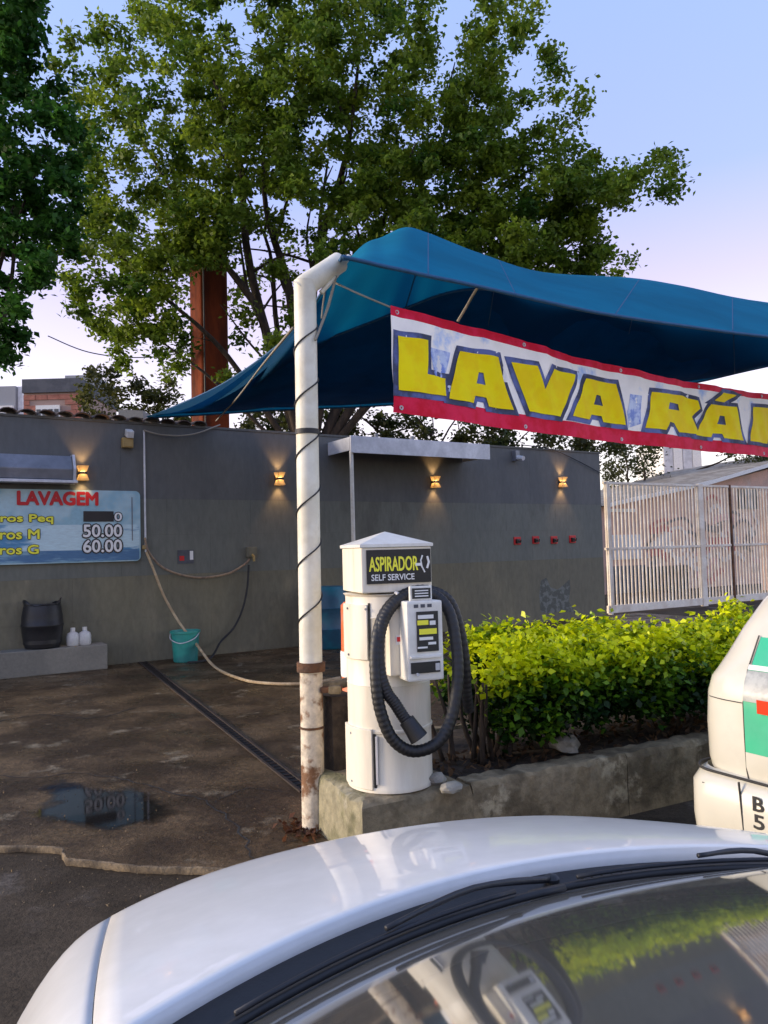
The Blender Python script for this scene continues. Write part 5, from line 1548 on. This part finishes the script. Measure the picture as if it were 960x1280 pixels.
# dashboard, steering wheel, seats
P = [[(x_, y_c(x_) - .10, .885), (x_, y_c(x_) - .30, .90), (x_, y_c(x_) - .50, .89), (x_, y_c(x_) - .62, .83), (x_, y_c(x_) - .62, .5)] for x_ in (-.66, -.4, -.1, .2, .45, .66)]
MB().grid(P).build('dashboard', M['dark_plastic'], car, smooth='all')
MB().lathe([(.175 + .016 * math.cos(R(a)), .016 * math.sin(R(a))) for a in range(0, 361, 45)], 30, c=(-.34, .20, .86), axis=Matrix.Rotation(R(64), 3, 'X')).build('steering_wheel', M['black'], car, smooth=True)
for s in (-1, 1):
    st = MB().box((s * .35, -.42, .52), (.46, .48, .16)).build('seat', M['seat_cloth'], car, bevel=.04, seg=3, smooth=True)
    MB().box((s * .35, -.70, .85), (.44, .14, .56), Matrix.Rotation(R(-14), 3, 'X')).build('backrest', M['seat_cloth'], st, bevel=.04, seg=3, smooth=True)

# ================================================================== GREEN AND CREAM CAR
TX = Vector((1.30, 3.42, ROAD_Z))
heading = R(58)                                   # clockwise from +Y
taxi = thing('cream_green_car', 'cream and green car with worn bumper parked at the planter', 'car', TX, -heading)
tw = 1.62
# local: y forward, x right; rear-left corner of the bumper at the origin
def rear_y(z_):         # rear profile of the body
    tab = [(.2, .08), (.52, .08), (.60, .045), (.90, .045), (.96, .065), (1.0, .09), (1.15, .19), (1.35, .37), (1.47, .60)]
    return float(np.interp(z_, [a for a, b in tab], [b for a, b in tab]))
def side_in(z_):
    tab = [(.2, .05), (.5, .02), (.75, .015), (.93, .03), (1.0, .07), (1.3, .16), (1.42, .22), (1.5, .34)]
    return float(np.interp(z_, [a for a, b in tab], [b for a, b in tab]))
Z = [.22, .35, .5, .6, .75, .88, .945, .98, 1.04, 1.15, 1.27, 1.38, 1.46]
def corner(z_, rad=.13, n=8):
    """outline of the rear end in plan at height z: from left side to right side"""
    x0 = side_in(z_); yb = rear_y(z_); pts = [(x0, 1.6)]
    pts += [(x0, 1.1), (x0, .8), (x0, .5 + yb)]
    for k in range(n + 1):
        a = R(180 + 90 * k / n); pts.append((x0 + rad + rad * math.cos(a), yb + rad + rad * math.sin(a)))
    for k in (.2, .35, .5, .65, .8): pts.append((x0 + (tw - 2 * x0) * k, yb - .03 * math.sin(math.pi * k)))
    mir = [(tw - x_, y_) for x_, y_ in pts[:4 + n + 1]]
    return pts + mir[::-1]
rings_ = [[Vector((x_, y_, z_ - ROAD_Z * 0)) for x_, y_ in corner(z_)] for z_ in Z]
P = [list(r) for r in rings_]
MB().grid(P).build('body', M['taxi_cream'], taxi, smooth='all')
# front half of the body
fr = [(1.6, 1.0), (2.3, 1.0), (2.7, .995), (3.3, .98), (3.75, .92), (3.95, .80)]
P = []
for y_, k in fr:
    row = []
    hmax = 1.46 if y_ < 2.4 else (1.0 if y_ < 3.5 else .88)
    for z_ in Z[::-1]:
        zz = min(z_, hmax) ; row.append((tw / 2 - (tw / 2 - side_in(min(z_, hmax))) * k, y_, zz))
    row = row[::-1]
    row += [(tw - p[0], p[1], p[2]) for p in row[::-1]]
    P.append(row)
MB().grid(P).build('front_body', M['taxi_cream'], taxi, smooth=True, merge=.0001)
MB().grid([[(side_in(1.46), y_, 1.46), (tw * .3, y_, 1.52), (tw * .7, y_, 1.52), (tw - side_in(1.46), y_, 1.46)] for y_ in (.60, 1.0, 1.6, 2.3)]).build('roof', M['taxi_cream'], taxi, smooth='all')
# tailgate: panels proud of the body
def rear_panel(name, x0, x1, z0, z1, mt, off=.006, n=6, parent=None):
    P = []
    for i in range(n + 1):
        x_ = x0 + (x1 - x0) * i / n; row = []
        for j in range(7):
            z_ = z0 + (z1 - z0) * j / 6
            si = side_in(z_); k = (x_ - si) / (tw - 2 * si)
            yb = rear_y(z_)
            rad = .13
            if x_ < si + rad: yy = yb + rad - math.sqrt(max(0, rad * rad - (si + rad - x_) ** 2))
            else:
                yy = yb - .03 * math.sin(math.pi * max(0, min(1, k)))
            row.append((x_, yy - off, z_))
        P.append(row)
    return MB().grid(P).build(name, mt, parent or taxi, smooth='all')
TX0 = .268
rear_panel('tailgate', TX0, tw - TX0, .665, 1.0, M['taxi_green'], .008, 12)
rear_panel('lower_tailgate', TX0, tw - TX0, .30, .665, M['taxi_cream'], .009, 12)
rear_panel('rear_window', TX0 + .06, tw - TX0 - .06, 1.14, 1.40, M['dark_glass'], .008, 10)
rear_panel('green_strip', TX0 + .012, tw - TX0 - .012, 1.015, 1.125, M['taxi_green'], .013, 10)
rear_panel('white_strip', TX0, tw - TX0, .998, 1.017, M['white_paint'], .015, 10)
rear_panel('seam', TX0 - .008, TX0, .32, 1.13, M['seam'], .004, 2)
tl_ = rear_panel('tail_light', TX0 + .004, TX0 + .16, .875, .996, M['clear_lens'], .018, 4)
rear_panel('red_lens', TX0 + .07, TX0 + .17, .835, .89, M['red_lens'], .024, 4, tl_)
rear_panel('pillar_crease', .045, TX0 - .01, .86, .864, M['seam'], .003, 5)
# bumper
P = []
zb_ = [(.20, .03), (.24, .0), (.36, -.02), (.50, -.015), (.545, .01), (.555, .06)]
for (z_, yo) in zb_:
    rad = .12; row = [(-.02 + .02 * (z_ > .54), .62, z_), (-.02 + .02 * (z_ > .54), .35, z_)]
    for k in range(9):
        a = R(180 + 90 * k / 8); row.append((-.02 + .02 * (z_ > .54) + rad + rad * math.cos(a), yo + rad + rad * math.sin(a), z_))
    row += [(tw * .5, yo - .03, z_)]
    row += [(tw - x_, y_, z2) for x_, y_, z2 in row[:-1][::-1]]
    P.append(row)
MB().grid(P).build('rear_bumper', M['taxi_cream'], taxi, smooth='all')
tp_ = [Vector((.0 + .12 + .125 * math.cos(R(180 + 90 * k / 8)), .01 + .12 + .125 * math.sin(R(180 + 90 * k / 8)), .558)) for k in range(9)]
MB().tube([Vector((-.004, .6, .558))] + tp_ + [Vector((tw * .5, -.018, .558))], .006, 6).build('bumper_trim', M['seam'], taxi, smooth='all')
MB().box((.15, -.006, .495), (.14, .012, .008), Matrix.Rotation(R(6), 3, 'Y')).build('bumper_crack', M['seam'], taxi)
MB().box((.25, -.016, .48), (.016, .01, .035)).build('bumper_clip', M['black'], taxi)
MB().box((TX0 + .005, -.024, .38), (.004, .010, .34), Matrix.Rotation(R(-4), 3, 'Y')).build('bumper_gap', M['seam'], taxi)
put_text('rear_lettering', 'B', (TX0 + .055, -.028, .455), (1, 0, 0), (0, 0, 1), .045, .055, M['dark_print'], taxi, bold=.03, world=False)
put_text('rear_lettering', '5', (TX0 + .055, -.028, .385), (1, 0, 0), (0, 0, 1), .045, .055, M['dark_print'], taxi, bold=.03, world=False)
for xw in (.06, tw - .06):
    for yw in (.72, 3.05):
        wh = MB().lathe([(.16, -.085), (.26, -.09), (.285, -.06), (.29, 0), (.285, .06), (.26, .09), (.16, .085)], 32, c=(xw, yw, .29), axis=Matrix.Rotation(R(90), 3, 'Y')).build('wheel', M['black_rubber'], taxi, smooth=True)
        MB().lathe([(0, .06), (.06, .085), (.16, .07)], 24, c=(xw, yw, .29), axis=Matrix.Rotation(R(90) * (1 if xw > .5 else -1), 3, 'Y')).build('rim', M['rim'], wh, smooth=True)
for s_, x_ in ((-1, 0), (1, tw)):
    xx = lambda z_: (side_in(z_) - .006) if s_ < 0 else tw - side_in(z_) + .006
    MB().grid([[(xx(1.02), 1.0, 1.02), (xx(1.38), 1.0, 1.38)], [(xx(1.02), 1.6, 1.02), (xx(1.38), 1.6, 1.38)]]).build('side_window', M['dark_glass'], taxi)
    MB().grid([[(xx(.62), .35, .62), (xx(.9), .35, .9)], [(xx(.62), 1.6, .62), (xx(.9), 1.6, .9)]]).build('side_stripe', M['taxi_green'], taxi)
